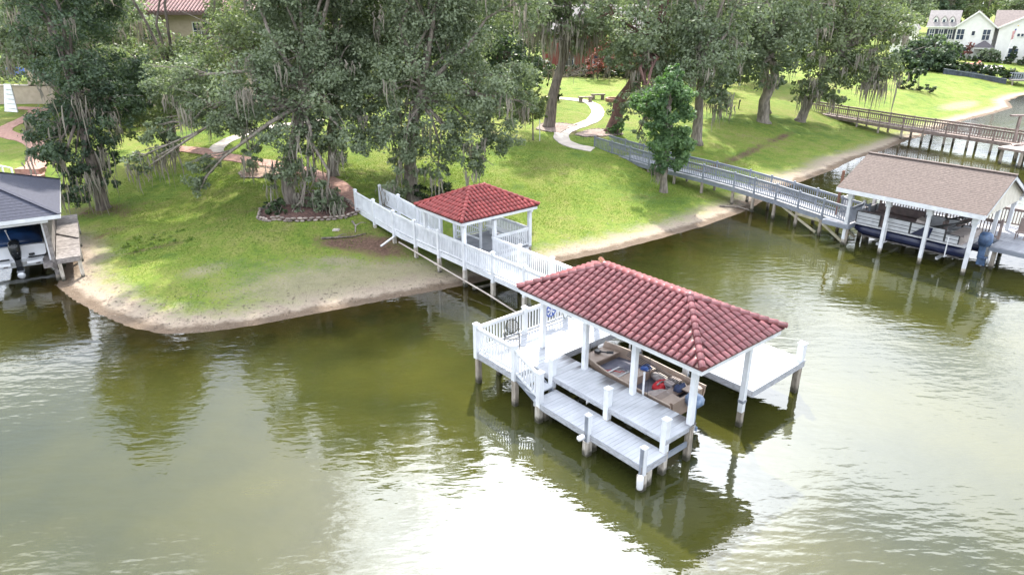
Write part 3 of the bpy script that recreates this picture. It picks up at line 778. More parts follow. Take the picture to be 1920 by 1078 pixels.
def fender(nm, label, org, ln, lie):
    t = Thing('boat_fender', label, 'fender', F, org, 'white boat fenders tied to the landing posts')
    x, y, z = org
    if not lie:
        pr_ = [(z+.0,.02),(z+.05,.085),(z+.12,.10),(z+ln-.12,.10),(z+ln-.05,.085),(z+ln,.03)]
        t.part('bumper', MB().loft([[(x+r_*math.cos(k*math.pi/5), y+r_*math.sin(k*math.pi/5), zz) for k in range(10)] for zz, r_ in pr_]), pvc_white, smooth=True)
        t.part('rope', MB().tube([(x,y,z+ln),(x+.03,y,z+ln+.25)], .014, 5), old_wood)
    else:
        t.part('bumper', MB().loft([[(x+d_, y+r_*math.cos(k*math.pi/5), z+r_*math.sin(k*math.pi/5)) for k in range(10)] for d_, r_ in ((-.16,.02),(-.12,.09),(.08,.09),(.13,.03))]), pvc_white, smooth=True)
        t.part('rope', MB().tube([(x+.12,y,z),(x+.18,y,z+.22)], .014, 5), old_wood)
fender('a', 'long white fender hanging upright from the outermost landing post', (-1.66, .52, .12), .52, False)
fender('b', 'short white fender lying sideways against the middle landing post', (-1.72, 2.82, .72), .3, True)

# ---------------- tan jon boat on its lift
tan = M('tan_hull', (.36,.27,.215), (.27,.20,.155), 2.0, .5, rnd=.02)
tan_in = M('tan_inside', (.25,.185,.155), (.18,.13,.11), 2.0, .6)
floor_grey = M('floor_grey', (.17,.17,.21), (.10,.10,.14), 3.0, .8)
jbt = Thing('jon_boat', 'tan flat bottomed fishing boat cluttered with gear under the red roof', 'boat', F, (2.1, 4.0, .6))
def boat_section(y):
    f = (y - 1.75) / 4.25
    hw = .95 if f < .55 else .95 - .33*((f-.55)/.45)**1.6
    zb = .62 + (.42*((f-.62)/.38)**2 if f > .62 else 0); zt = 1.2 + .12*f*f
    return hw, zb, zt
rings = []; XC = 2.08
for k in range(13):
    y = 1.75 + 4.25*k/12; hw, zb, zt = boat_section(y); b = hw*.80; t_ = .045
    rings.append([(XC-hw,y,zt),(XC-hw*.97,y,zt-.22),(XC-b,y,zb),(XC+b,y,zb),(XC+hw*.97,y,zt-.22),(XC+hw,y,zt),(XC+hw-t_,y,zt),(XC+b-t_+.05,y,zb+.12),(XC-b+t_-.05,y,zb+.12),(XC-hw+t_,y,zt)])
jbt.part('hull', MB().loft(rings), tan)
gw = MB()
for sx in (-1, 1):
    gw.tube([(XC+sx*boat_section(1.75+4.25*k/12)[0], 1.75+4.25*k/12, boat_section(1.75+4.25*k/12)[2]+.015) for k in range(13)], .03, 6)
jbt.part('gunwale', gw, M('tan_trim', (.42,.33,.26), rough=.45))
jbt.part('floor', MB().box(XC-.70,XC+.70,1.9,4.1,.76,.78), floor_grey)
jbt.part('transom', MB().box(XC-.78,XC+.78,1.755,1.85,.66,1.20).box(XC-.86,XC-.25,1.86,2.2,1.14,1.18).box(XC+.25,XC+.86,1.86,2.2,1.14,1.18), tan)
jbt.part('bow_deck', MB().prism([(XC-.62,5.94),(XC-.77,5.32),(XC+.77,5.32),(XC+.62,5.94)], 1.10, 1.16), tan)
jbt.part('casting_floor', MB().prism([(XC-.74,5.31),(XC-.80,4.25),(XC+.80,4.25),(XC+.74,5.31)], .93, .96), floor_grey)
jbt.part('bench_seat', MB().box(XC-.84,XC+.84,3.72,4.12,1.02,1.10).box(XC-.8,XC+.8,4.02,4.10,.78,1.02).box(XC-.8,XC+.8,3.74,3.80,.78,1.02), tan)
jbt.part('rear_bench', MB().box(XC-.80,XC+.80,2.2,2.6,.98,1.05).box(XC-.78,XC+.78,2.5,2.58,.78,.98), tan_in)
om = MB().loft([[(XC+hx*wd, 1.50+yy*ln, zz) for hx, yy in ((-.5,-.5),(.5,-.5),(.55,.0),(.5,.5),(-.5,.5),(-.55,0))] for zz, wd, ln in ((.95,.24,.34),(1.05,.34,.50),(1.25,.34,.52),(1.38,.24,.40))])
ob = jbt.part('outboard_motor', om, M('motor_blue', (.13,.20,.34), (.30,.38,.52), 6, .4), smooth=True)
jbt.part('motor_leg', MB().box(XC-.05,XC+.05,1.42,1.60,.25,.95).box(XC-.03,XC+.03,1.30,1.62,.10,.25).box(XC-.04,XC+.04,1.6,1.75,.85,1.0), MATS['motor_blue'], parent=ob)
tm = jbt.part('trolling_motor', MB().tube([(XC-.02,5.9,1.2),(XC+.12,5.45,1.27)], .03, 6).box(XC-.10,XC+.08,5.68,5.86,1.17,1.28).tube([(XC+.12,5.45,1.27),(XC+.25,5.25,1.3)], .055, 8), black_metal)
# things lying in the boat
def soft(name, label, cat, org, size, mat, seed, part='cover', lumps=6, extra=None):
    t = Thing(name, label, cat, F, org); r_ = random.Random(seed); mb = MB()
    sx, sy, sz = size
    n, m_ = 12, 6; o0 = Vector(org); ph = [r_.uniform(0, 6.3) for _ in range(6)]
    rings = []
    for j in range(m_+1):
        th_ = math.pi/2*j/m_; rr = max(.02, math.cos(th_)**.55); zz = sz*math.sin(th_)
        rings.append([(o0.x + sx/2*rr*math.copysign(abs(math.cos(a))**.6, math.cos(a))*(1+.10*math.sin(3*a+ph[0])), o0.y + sy/2*rr*math.copysign(abs(math.sin(a))**.6, math.sin(a))*(1+.12*math.sin(2*a+ph[1])), o0.z + zz*(1+.22*math.sin(2*a+ph[2])*(j/m_ < .95))) for a in [2*math.pi*k/n for k in range(n)]])
    mb.loft(rings); t.part(part, mb, mat, smooth=True)
    if extra: extra(t)
    return t
red = M('life_red', (.62,.03,.04), (.45,.02,.03), 8, .7); blue_c = M('cushion_blue', (.03,.10,.34), (.02,.06,.24), 8, .7)
beige = M('beige_cloth', (.42,.36,.34), (.30,.25,.24), 7, .9, bump=.4); navy_c = M('navy_cloth', (.05,.07,.14), (.03,.04,.09), 7, .9)
def lv(t):
    x, y, z = t.org
    t.part('strap', MB().bar((x-.2,y-.02,z+.19),(x+.2,y+.04,z+.19),.05,.02), black_metal); t.part('collar', MB().tube([(x+.12,y-.16,z+.14),(x+.26,y,z+.17),(x+.12,y+.16,z+.14)], .07, 7), red, smooth=True)
soft('life_jacket', 'red life jacket lying across the middle of the tan boat', 'life jacket', (2.35,3.1,.80), (.55,.42,.19), red, 1, 'vest', extra=lv)
soft('seat_cushion', 'square royal blue cushion on the bench of the tan boat', 'cushion', (2.62,3.95,1.10), (.42,.36,.10), blue_c, 2, 'pad', extra=lambda t: t.part('handle', MB().tube([(2.45,3.76,1.15),(2.6,3.72,1.17),(2.75,3.76,1.15)], .014, 5), white_paint))
soft('tarpaulin', 'crumpled beige tarpaulin spread over the stern of the tan boat', 'tarpaulin', (1.75,2.62,.80), (1.05,1.0,.22), beige, 3, 'sheet')
soft('duffel_bag', 'dark blue duffel bag beside the stern bench of the tan boat', 'bag', (2.42,2.34,1.05), (.5,.3,.2), navy_c, 4, 'bag_body', extra=lambda t: t.part('handle', MB().tube([(2.3,2.34,1.22),(2.42,2.34,1.31),(2.54,2.34,1.22)], .014, 5), black_metal))
cl = Thing('cooler', 'grey cooler box with lid near the stern of the tan boat', 'cooler', F, (2.62,2.72,.78))
cl.part('box', MB().box(2.38,2.86,2.62,2.95,.78,1.08), M('cooler_grey', (.42,.40,.42), rough=.5)); cl.part('lid', MB().box(2.36,2.88,2.60,2.97,1.083,1.13), beige); cl.part('handle', MB().tube([(2.36,2.7,1.0),(2.31,2.78,1.0),(2.36,2.87,1.0)], .014, 5), black_metal)
tray = Thing('tackle_tray', 'white rimmed tray of tackle in front of the boat bench', 'tray', F, (1.75,4.45,.96))
tray.part('tray_rim', MB().tube([(1.45,4.25,1.03),(2.05,4.25,1.03),(2.05,4.7,1.03),(1.45,4.7,1.03),(1.45,4.25,1.03)], .035, 6), pvc_white, smooth=True); tray.part('tray_base', MB().box(1.47,2.03,4.27,4.68,.965,.985), beige)
rope = Thing('red_rope', 'loose red rope trailing over the front floor of the tan boat', 'rope', F, (1.75,4.95,.965))
rope.part('rope_line', MB().tube([(1.45+.07*k, 5.15-.10*k+.09*math.sin(k*1.9), .98) for k in range(9)], .022, 5), red, smooth=True); rope.part('knot', MB().ell((1.5,5.3,.985), .045, 6, 4), red)
bc = Thing('gear_pile', 'heap of pale gear and rods along the side of the tan boat', 'gear', F, (2.75,3.45,.78))
bc.part('bundle', MB().ell((2.72,3.4,.92), (.2,.42,.16), 9, 6), M('gear_pale', (.5,.47,.44), (.25,.22,.22), 10, .8), smooth=True)
for k in range(4): bc.part('fishing_rod', MB().tube([(2.5+.08*k,2.3,1.16),(2.66+.05*k,4.9,1.22+.03*k)], .012, 5), black_metal)
lf = Thing('boat_lift', 'aluminium boat lift cradle with white guide poles under the tan boat', 'boat lift', F, (2.1, 4, 0))
for y in (2.6, 5.2): lf.part('cradle_beam', MB().box(.95,3.4,y-.07,y+.07,.36,.50), alu)
for x in (1.6, 2.56): lf.part('bunk', MB().box(x-.07,x+.07,2.0,5.9,.503,.615), old_wood)
for x, y in ((1.0,2.75),(1.0,5.35)): lf.part('guide_pole', MB().tube([(x+.02,y,.45),(x,y,2.05)], .035, 8), pvc_white, smooth=True)
for x, y in ((3.35,2.75),(3.35,5.35)): lf.part('guide_pole', MB().tube([(x,y,.45),(x,y,2.0)], .035, 8), pvc_white, smooth=True)
for y in (2.6, 5.2):
    for x in (1.05, 3.32): lf.part('cable', MB().tube([(x,y,.5),(x,y,3.3)], .008, 4), black_metal)
# ------------------------------------------------------------------ grey boardwalk and brown roofed boathouse (same frame as the dock)
bw = Thing('boardwalk', 'grey railed boardwalk running from the curved concrete path down to the brown roofed boathouse', 'boardwalk', F, (26, 18, 0))
BW = [(24.55, 7.45), (26.15, 13.0), (26.9, 16.6), (27.25, 19.4), (27.3, 24.4), (27.75, 30.6)]
BZ = [1.22, 1.25, 1.27, 1.30, 1.40, 1.72]
def bw_side(off):
    out = []
    for i, (x, y) in enumerate(BW):
        a_ = BW[max(0, i-1)]; b_ = BW[min(len(BW)-1, i+1)]
        d = Vector((b_[0]-a_[0], b_[1]-a_[1], 0)).normalized()
        out.append(Vector((x + d.y*off, y - d.x*off, BZ[i])))
    return out
near, far = bw_side(0), bw_side(1.5)
mb = MB(); nb = 0
tot = 0
for i in range(len(BW)-1):
    L = (near[i+1]-near[i]).length; n = int(L/.16)
    for k in range(n):
        f0, f1 = k/n + .04/n, (k+1)/n - .04/n
        q4 = [near[i].lerp(near[i+1], f0), far[i].lerp(far[i+1], f0), far[i].lerp(far[i+1], f1), near[i].lerp(near[i+1], f1)]
        c = sum(q4, Vector())/4; m1 = MB(); m1.loft([[p - Vector((0,0,.04)) for p in q4], q4])
        bw.part('plank', m1, grey_deck, porg=c)
st = MB()
for i in range(len(BW)-1):
    for ln in (near, far): st.bar(ln[i] - Vector((0,0,.18)), ln[i+1] - Vector((0,0,.18)), .06, .24)
bw.part('stringer', st, grey_paint)
for side, ln in (('n', near), ('f', far)):
    for i in range(len(BW)-1):
        L = (ln[i+1]-ln[i]).length; n = max(1, round(L/2.15))
        for k in range(n):
            p_, q_ = ln[i].lerp(ln[i+1], k/n), ln[i].lerp(ln[i+1], (k+1)/n)
            bw.part('post', MB().box(p_.x-.055,p_.x+.055,p_.y-.055,p_.y+.055,p_.z-.25,p_.z+1.08), grey_paint, porg=p_)
            d = (q_-p_).normalized()*.05
            railing(bw, p_+d, q_-d, grey_paint, h=1.0, gap=.165, bw=.04)
            w0 = F.w((p_.x, p_.y, 0)); g0 = gz(w0.x, w0.y)
            if g0 < p_.z - .35: piling(bw, p_.x, p_.y, round(p_.z-.27, 2), .16, piling_wood)
p_ = near[-1]; bw.part('post', MB().box(p_.x-.055,p_.x+.055,p_.y-.055,p_.y+.055,p_.z-.3,p_.z+1.08), grey_paint, porg=p_)
br = MB()
br.bar((24.6,7.6,.10),(25.2,9.7,1.0),.09,.14).bar((24.62,7.55,.95),(25.6,11.2,.85),.08,.14).bar((26.1,7.6,.10),(26.7,9.7,1.0),.09,.14).bar((25.2,9.6,.1),(26.0,12.4,1.0),.08,.12)
bw.part('brace', br, M('brace_wood', (.45,.41,.30), (.32,.29,.20), 3, .85))

b2 = Thing('shingled_boathouse', 'open boathouse with brown shingled gable roof over the pontoon boat', 'boathouse', F, (27.4, 4.4, 0))
T0, T1, S0, S1, ZE2, ZR2 = 24.05, 30.75, .72, 8.25, 3.34, 4.86
def shingle_slope(th, a, b, p, q, mat, name='shingle_course', rowl=.15, lift=.010):
    """stepped courses from eave a-b up to ridge q-p (p above b, q above a)"""
    a, b, p, q = map(Vector, (a, b, p, q)); up = (q - a); n = max(2, int(round(((p+q)/2-(a+b)/2).length / rowl)))
    nn = (b - a).cross(q - a).normalized()
    if nn.z < 0: nn = -nn
    mb = MB()
    for k in range(n):
        f0, f1 = k/n, min(1.0, (k+1.12)/n)
        l0, r0, l1, r1 = a.lerp(q, f0), b.lerp(p, f0), a.lerp(q, f1), b.lerp(p, f1)
        mb.poly(l0 + nn*lift, r0 + nn*lift, r1 + nn*.002, l1 + nn*.002); mb.poly(l0, r0, r0 + nn*lift, l0 + nn*lift)
    return th.part(name, mb, mat)
TM = (T0 + T1) / 2
shingle_slope(b2, (T0,S1,ZE2),(T0,S0,ZE2),(TM,S0,ZR2),(TM,S1,ZR2), shingle_brown)
shingle_slope(b2, (T1,S0,ZE2),(T1,S1,ZE2),(TM,S1,ZR2),(TM,S0,ZR2), shingle_brown)
b2.part('ridge_cap', MB().bar((TM,S0,ZR2+.015),(TM,S1,ZR2+.015),.26,.05), shingle_brown)
ud = MB(); ud.poly((T0,S0,ZE2-.04),(T0,S1,ZE2-.04),(TM,S1,ZR2-.04),(TM,S0,ZR2-.04)); ud.poly((T1,S1,ZE2-.04),(T1,S0,ZE2-.04),(TM,S0,ZR2-.04),(TM,S1,ZR2-.04))
b2.part('roof_deck', ud, old_wood)
cream = M('cream_paint', (.68,.64,.55), (.58,.54,.46), 3, .6)
b2.part('fascia', MB().box(T0-.03,T0+.01,S0,S1,ZE2-.24,ZE2-.015).box(T1-.01,T1+.03,S0,S1,ZE2-.24,ZE2-.015), white_paint)
for y in (S0+.05, S1-.05):
    r_ = MB(); r_.bar((T0,y,ZE2-.12),(TM,y,ZR2-.12),.05,.20,(0,0,1)); r_.bar((T1,y,ZE2-.12),(TM,y,ZR2-.12),.05,.20,(0,0,1)); b2.part('rake_board', r_, white_paint)
for y in (S0+.32, S1-.32):
    n = 12; w_ = (T1-T0-.5)/n
    for k in range(n):
        x = T0+.25+w_*k; f_ = lambda xx: ZE2 + (ZR2-ZE2)*(1-abs(xx-TM)/(TM-T0)) - .10
        m1 = MB().loft([[(x+.01,y-.03,ZE2-.32),(x+w_-.01,y-.03,ZE2-.32),(x+w_-.01,y-.03,f_(x+w_)),(x+.01,y-.03,f_(x))],[(x+.01,y+.03,ZE2-.32),(x+w_-.01,y+.03,ZE2-.32),(x+w_-.01,y+.03,f_(x+w_)),(x+.01,y+.03,f_(x))]])
        b2.part('siding_panel', m1, cream, porg=(x,y,ZE2-.3))
for y in (1.22, 3.35, 5.45, 7.55):
    for x in (24.5, 27.75, 30.2):
        if x == 27.75 and y in (3.35, 5.45): continue
        top = ZE2-.30 if x != 27.75 else ZE2+.9
        b2.part('post', MB().box(x-.085,x+.085,y-.085,y+.085,.35,top), white_paint, porg=(x,y,.35)); piling(b2, x, y, .348, .17, pale_piling)
        o_ = MB().box(x-.14,x+.14,y-.14,y+.14,ZE2-.62,ZE2-.302)
        if x != 27.75: b2.part('post_capital', o_, white_paint, porg=(x,y,ZE2-.5))
for x in (24.5, 30.2): b2.part('beam', MB().box(x-.09,x+.09,.9,8.0,ZE2-.298,ZE2-.10), white_paint)

d2 = Thing('grey_dock', 'grey plank dock with brown railing around the pontoon boat', 'dock', F, (28.4, 4, 0))
planks(d2, 27.85, 31.5, -1.6, 8.3, 1.25, 'x', grey_deck, .17); planks(d2, 24.4, 27.8, 7.35, 8.9, 1.24, 'x', grey_deck, .17); planks(d2, 26.4, 27.8, -1.6, .85, 1.25, 'x', grey_deck, .17)
d2.part('skirt_board', MB().box(26.36,26.4,-1.6,.86,1.0,1.208).box(26.4,31.5,-1.65,-1.61,1.0,1.208).box(27.80,27.85,.90,8.2,1.0,1.208).box(24.4,27.8,7.30,7.34,1.0,1.20).box(24.36,24.4,7.35,8.9,.98,1.20), grey_paint)
for x, y in ((26.6,-1.4),(28.9,-1.4),(31,-1.4),(26.6,.6),(28,3.3),(31.2,3.3),(28,5.5),(31.2,5.5),(24.6,7.5),(26.4,7.5),(27.6,8.7),(31.2,8)): piling(d2, x, y, 1.0, .18, piling_wood)
for p_, q_ in (((27.95,1.0,1.25),(27.95,3.6,1.25)),((27.95,3.7,1.25),(27.95,7.2,1.25)),((31.4,-1.5,1.25),(31.4,8.2,1.25))): railing(d2, p_, q_, brown_rail, h=1.0, gap=.15, bw=.045)
railing(d2, (24.46,7.42,1.24), (26.0,7.42,1.24), grey_paint, gap=.15); railing(d2, (26.5,8.85,1.24),(27.8,8.85,1.24), white_paint, gap=.15)
for x, y in ((27.95,.95),(27.95,3.65),(27.95,7.25)): capped_post(d2, x, y, 1.0, 2.35, .12, brown_rail, cap=False)
capped_post(d2, 26.1, 7.42, .95, 2.3, .14, white_paint)
capped_post(d2, 25.9, 8.85, .95, 3.9, .13, M('rust_post', (.20,.10,.07), rough=.9), cap=False)
d2.part('dock_box', MB().box(26.2,27.4,7.4,7.9,1.245,1.72).box(26.15,27.45,7.36,7.94,1.722,1.79), M('box_tan', (.30,.22,.19), (.22,.15,.13), 3, .8))

# ---------------- pontoon boat
navy = M('navy_paint', (.013,.018,.055), (.009,.012,.038), 3, .25); panel = M('pontoon_panel', (.55,.56,.58), (.44,.45,.47), 3, .4)
seat_v = M('seat_vinyl', (.20,.15,.14), (.13,.10,.095), 3, .6); seat_l = M('seat_light', (.50,.44,.40), (.40,.34,.31), 3, .6)
pb = Thing('pontoon_boat', 'navy and silver pontoon boat with folded canopy lifted under the brown shingled roof', 'boat', F, (26.2, 4.3, .7))
XA, XB, YA, YB = 24.98, 27.42, 1.55, 7.35
for x in (25.32, 27.08):
    pb.part('pontoon', MB().tube([(x,YA-.1,.92),(x,YB-.55,.92),(x,YB-.1,1.02),(x,YB+.12,1.16)], [.31,.31,.22,.05], 12), navy, smooth=True)
pb.part('deck', MB().box(XA,XB,YA,YB,1.24,1.32), M('deck_trim', (.60,.60,.62), rough=.4))
zr = lambda y: 1.98 if y > 3.3 else 1.78
for (y0, y1) in ((YA+.35,2.55),(2.6,4.3),(4.35,5.75),(5.95,7.25)):
    h = zr((y0+y1)/2)
    for x in (XA+.03, XB-.03):
        o = pb.part('fence_panel', MB().box(x-.02,x+.02,y0,y1,1.36,h), panel, porg=(x,y0,1.36))
        fr_ = MB(); fr_.bar((x,y0,h+.015),(x,y1,h+.015),.05,.04).bar((x,y0,1.36),(x,y0,h),.05,.05,(0,1,0)).bar((x,y1,1.36),(x,y1,h),.05,.05,(0,1,0)); pb.part('panel_frame', fr_, black_metal, parent=o, porg=(x,y0,1.36))
        xs = x-.025 if x < 26 else x+.025
        stp = MB(); stp.bar((xs,y0+.03,1.56),(xs,y1-.03,1.56),.008,.025).bar((xs,y0+.03,1.74),(xs,y1-.03,1.74),.008,.025); pb.part('panel_stripe', stp, black_metal, parent=o, porg=(x,y0,1.36))
sx = XA-.004
gr_ = MB(); gr_.loft([[(sx-.012,3.3,1.37),(sx-.012,4.25,1.37),(sx-.012,3.6,1.93),(sx-.012,3.2,1.93)],[(sx,3.3,1.37),(sx,4.25,1.37),(sx,3.6,1.93),(sx,3.2,1.93)]]); pb.part('side_graphic', gr_, navy)
pb.part('bow_panel', MB().box(XA+.05,XB-.05,YB-.10,YB-.06,1.36,1.98), panel)
pb.part('sofa', MB().box(26.7,27.3,4.5,7.0,1.322,1.72).box(27.1,27.32,4.5,7.0,1.724,2.12), seat_v)
pb.part('sofa', MB().box(25.1,25.65,5.2,7.0,1.322,1.7).box(25.08,25.25,5.2,7.0,1.704,2.02), seat_v)
pb.part('helm', MB().loft([[(25.15,3.6,1.322),(25.95,3.6,1.322),(25.95,4.3,1.322),(25.15,4.3,1.322)],[(25.2,3.75,2.1),(25.9,3.75,2.1),(25.9,4.15,2.18),(25.2,4.15,2.18)]]), seat_l)
pb.part('steering_wheel', MB().tube([(25.55+.17*math.cos(k*math.pi/6), 3.62, 2.02+.17*math.sin(k*math.pi/6)) for k in range(13)], .018, 5), black_metal)
pb.part('captain_chair', MB().box(25.3,25.85,2.9,3.4,1.6,1.75).box(25.3,25.85,2.8,2.92,1.72,2.3).box(25.5,25.6,3.1,3.2,1.322,1.6), seat_v)
pb.part('stern_lounge', MB().box(25.15,27.25,1.75,2.5,1.322,1.72).box(25.15,27.25,1.6,1.75,1.5,1.86), seat_l)
for k in range(4):
    pb.part('canopy_bow', MB().tube([(XA+.05,3.5,1.9),(XA+.1,2.4-.25*k,2.15+.17*k),(XA+.35,2.1-.25*k,2.32+.18*k),(XB-.35,2.1-.25*k,2.32+.18*k),(XB-.1,2.4-.25*k,2.15+.17*k),(XB-.05,3.5,1.9)], .022, 6), black_metal, smooth=True)
pb.part('folded_canopy', MB().tube([(XA+.15,2.15,2.34),(26.2,2.0,2.42),(XB-.15,2.15,2.34)], .12, 8), seat_v, smooth=True)
eng = pb.part('outboard_motor', MB().loft([[(26.2+hx*w_, 1.05+hy*l_, z) for hx, hy in ((-.5,-.4),(0,-.55),(.5,-.4),(.5,.4),(0,.5),(-.5,.4))] for z, w_, l_ in ((1.25,.34,.5),(1.5,.44,.66),(1.85,.42,.62),(1.98,.26,.42))]), M('engine_blue', (.10,.17,.30), (.05,.08,.15), 4, .25), smooth=True)
pb.part('motor_leg', MB().box(26.12,26.28,.92,1.22,.55,1.25).box(26.0,26.4,.75,1.2,.62,.66).box(26.16,26.24,.8,1.2,.20,.55), MATS['engine_blue'], parent=eng); pb.part('propeller', MB().ell((26.2,.74,.48),(.17,.05,.17),8,5), alu, parent=eng)
pl = Thing('pontoon_lift', 'white framed boat lift carrying the pontoon boat', 'boat lift', F, (26.2, 4.4, 0))
for y in (2.6, 5.7): pl.part('cradle_beam', MB().box(24.6,27.7,y-.06,y+.06,.42,.55), alu)
for x in (25.32, 27.08): pl.part('bunk', MB().box(x-.10,x+.10,1.8,6.9,.553,.62), old_wood)
for y in (2.3, 5.4): pl.part('guide_pole', MB().tube([(25.1,y,.62),(24.72,y,.62),(24.72,y,1.75)], .03, 8), pvc_white)
ch = Thing('dock_chair', 'dark slatted chair at the end of the grey dock beyond the pontoon boat', 'chair', F, (28.9,.2,1.25))
ch.part('seat', MB().box(28.65,29.15,-.05,.45,1.62,1.67), brown_rail); ch.part('backrest', MB().box(29.1,29.16,-.05,.45,1.67,2.35), brown_rail)
for x in (28.68, 29.08):
    for y in (-.03, .37): ch.part('leg', MB().box(x,x+.05,y,y+.05,1.255,1.62), brown_rail)

# ---------------- brown pier on the right
FP = [Vector((34.2,82.4,0)), Vector((36.3,79.2,0)), Vector((39.9,72.0,0)), Vector((43.4,66.6,0)), Vector((46.6,61.0,0)), Vector((47.6,59.2,0))]
FZ = [1.35, 1.22, 1.2, 1.2, 1.2, 1.2]
fp = Thing('brown_pier', 'long weathered brown pier with open railings crossing the right hand shore', 'pier', WORLD, (40, 72, 0))
def offs(off):
    out = []
    for i, p_ in enumerate(FP):
        d = (FP[min(i+1,len(FP)-1)] - FP[max(i-1,0)]).normalized(); out.append(Vector((p_.x - d.y*off, p_.y + d.x*off, FZ[i])))
    return out
fn, ff = offs(0), offs(1.7)
mb = MB(); st = MB(); npk = 0
for i in range(len(FP)-1):
    L = (fn[i+1]-fn[i]).length; n = int(L/.2)
    for k in range(n):
        f0, f1 = (k+.05)/n, (k+.95)/n
        q4 = [fn[i].lerp(fn[i+1],f0), ff[i].lerp(ff[i+1],f0), ff[i].lerp(ff[i+1],f1), fn[i].lerp(fn[i+1],f1)]
        m1 = MB().loft([[p_-Vector((0,0,.05)) for p_ in q4], q4]); fp.part('plank', m1, brown_rail, porg=q4[0])
    for ln in (fn, ff): st.bar(ln[i]-Vector((0,0,.2)), ln[i+1]-Vector((0,0,.2)), .07, .26)
    n = max(1, round(L/2.35))
    for ln in (fn, ff):
        for k in range(n):
            p_, q_ = ln[i].lerp(ln[i+1],k/n), ln[i].lerp(ln[i+1],(k+1)/n)
            fp.part('post', MB().box(p_.x-.06,p_.x+.06,p_.y-.06,p_.y+.06,p_.z-.3,p_.z+1.05), brown_rail, porg=p_)
            railing(fp, p_, q_, brown_rail, h=1.0, gap=.24, bw=.05, joined=True, rail_w=.14)
            if i > 0: piling(fp, p_.x, p_.y, .92, .17, piling_wood)
fp.part('stringer', st, brown_rail)
fd = Thing('brown_dock', 'low brown dock beside the end of the weathered pier at the right edge', 'dock', WORLD, (44, 60, 0))
fd.part('deck_frame', MB().prism([(42.1,60.4),(43.2,58.3),(49.5,61.6),(48.4,63.7)],1.25,1.42), brown_rail)
for k in range(24):
    f0 = k/24; p_ = Vector((42.08,60.42,1.422)).lerp(Vector((48.4,63.7,1.422)), f0+.004); q_ = Vector((43.2,58.28,1.422)).lerp(Vector((49.5,61.6,1.422)), f0+.004)
    d = Vector((.24,.125,0)); fd.part('plank', MB().loft([[p_,q_,q_+d,p_+d],[p_+Vector((0,0,.03)),q_+Vector((0,0,.03)),q_+d+Vector((0,0,.03)),p_+d+Vector((0,0,.03))]]), M('bleached_deck', (.50,.43,.40), (.36,.30,.28), 2, .8, rnd=.1), porg=p_)
for x, y in ((42.5,60.3),(43.1,58.7),(44.6,61.4),(45.4,59.6),(46.6,62.4),(47.6,60.9)):
    piling(fd, x, y, 1.249, .2, piling_wood)
for x, y in ((44.9,62.6),(47.8,63.9)): fd.part('post', MB().box(x-.1,x+.1,y-.1,y+.1,1.45,3.7), brown_rail, porg=(x,y,1.4)); fd.part('post_arm', MB().box(x-.9,x+.9,y-.12,y+.12,3.70,3.86), brown_rail, porg=(x,y,3.7))
fc = Thing('deck_lounger', 'dark folding lounger left open on the bleached brown dock', 'lounger', WORLD, (44.2, 60.9, 1.46))
fc.part('frame', MB().tube([(43.5,61.0,1.55),(44.4,61.1,1.6),(45.1,60.9,2.0)],.04,6).tube([(43.6,60.6,1.55),(44.5,60.7,1.6),(45.2,60.5,2.0)],.04,6), brown_rail); fc.part('sling', MB().loft([[(43.5,61.0,1.58),(43.6,60.6,1.58),(44.5,60.7,1.63),(44.4,61.1,1.63)],[(43.5,61.0,1.6),(43.6,60.6,1.6),(44.5,60.7,1.65),(44.4,61.1,1.65)]]), brown_rail)
for x, y in ((43.6,60.95),(43.7,60.65),(44.6,61.0),(44.7,60.7)): fc.part('leg', MB().box(x-.02,x+.02,y-.02,y+.02,1.455,1.6), brown_rail)

# ---------------- left boathouse with blue shingles
FL = Frame(-22.4, 33.0, 31.0)
b3 = Thing('blue_boathouse', 'boathouse with blue grey shingled hip roof sheltering the white boat at the left shore', 'boathouse', FL, (-2.4, 4, 0))
c0, c1, c2, c3 = Vector((.18,-.25,3.42)), Vector((.18,8.3,3.42)), Vector((-5.4,8.3,3.42)), Vector((-5.4,-.25,3.42))
ra, rb = Vector((-2.61,2.55,4.72)), Vector((-2.61,5.5,4.72))
for a_, b_, p_, q_ in ((c3,c0,ra,ra),(c0,c1,rb,ra),(c1,c2,rb,rb),(c2,c3,ra,rb)): shingle_slope(b3, a_, b_, p_, q_, shingle_blue, rowl=.24)
hp = MB()
for a_, b_ in ((c0,ra),(c3,ra),(c1,rb),(c2,rb),(ra,rb)): hp.bar(a_+Vector((0,0,.03)), b_+Vector((0,0,.03)), .2, .04)
b3.part('hip_cap', hp, shingle_blue)
b3.part('fascia', MB().box(-5.4,.18,-.25,-.21,3.22,3.415).box(.14,.18,-.21,8.3,3.22,3.415).box(-5.4,.14,8.26,8.3,3.22,3.415).box(-5.4,-5.36,-.21,8.26,3.22,3.415), white_paint)
b3.part('soffit', MB().box(-5.36,.14,-.21,8.26,3.30,3.34), old_wood)
for x in (-.58, -5.0):
    for y in (.15, 2.8, 5.4, 8.0):
        b3.part('post', MB().box(x-.08,x+.08,y-.08,y+.08,.3,3.30), pale_piling if x < -1 else old_wood, porg=(x,y,.3)); piling(b3, x, y, .298, .18, piling_wood)
b3.part('beam', MB().box(-5.2,-.4,.05,.13,3.02,3.22), white_paint)
for k in range(26):
    y = .45 + k*.29; b3.part('wall_board', MB().box(-.52,-.48,y,y+.26,1.3,3.28), old_wood, porg=(-.5,y,1.3))
d3 = Thing('weathered_dock', 'weathered plank walkway alongside the blue roofed boathouse', 'dock', FL, (0, 4, 0))
planks(d3, -.46, .60, -.30, 8.4, 1.22, 'x', old_wood, .2)
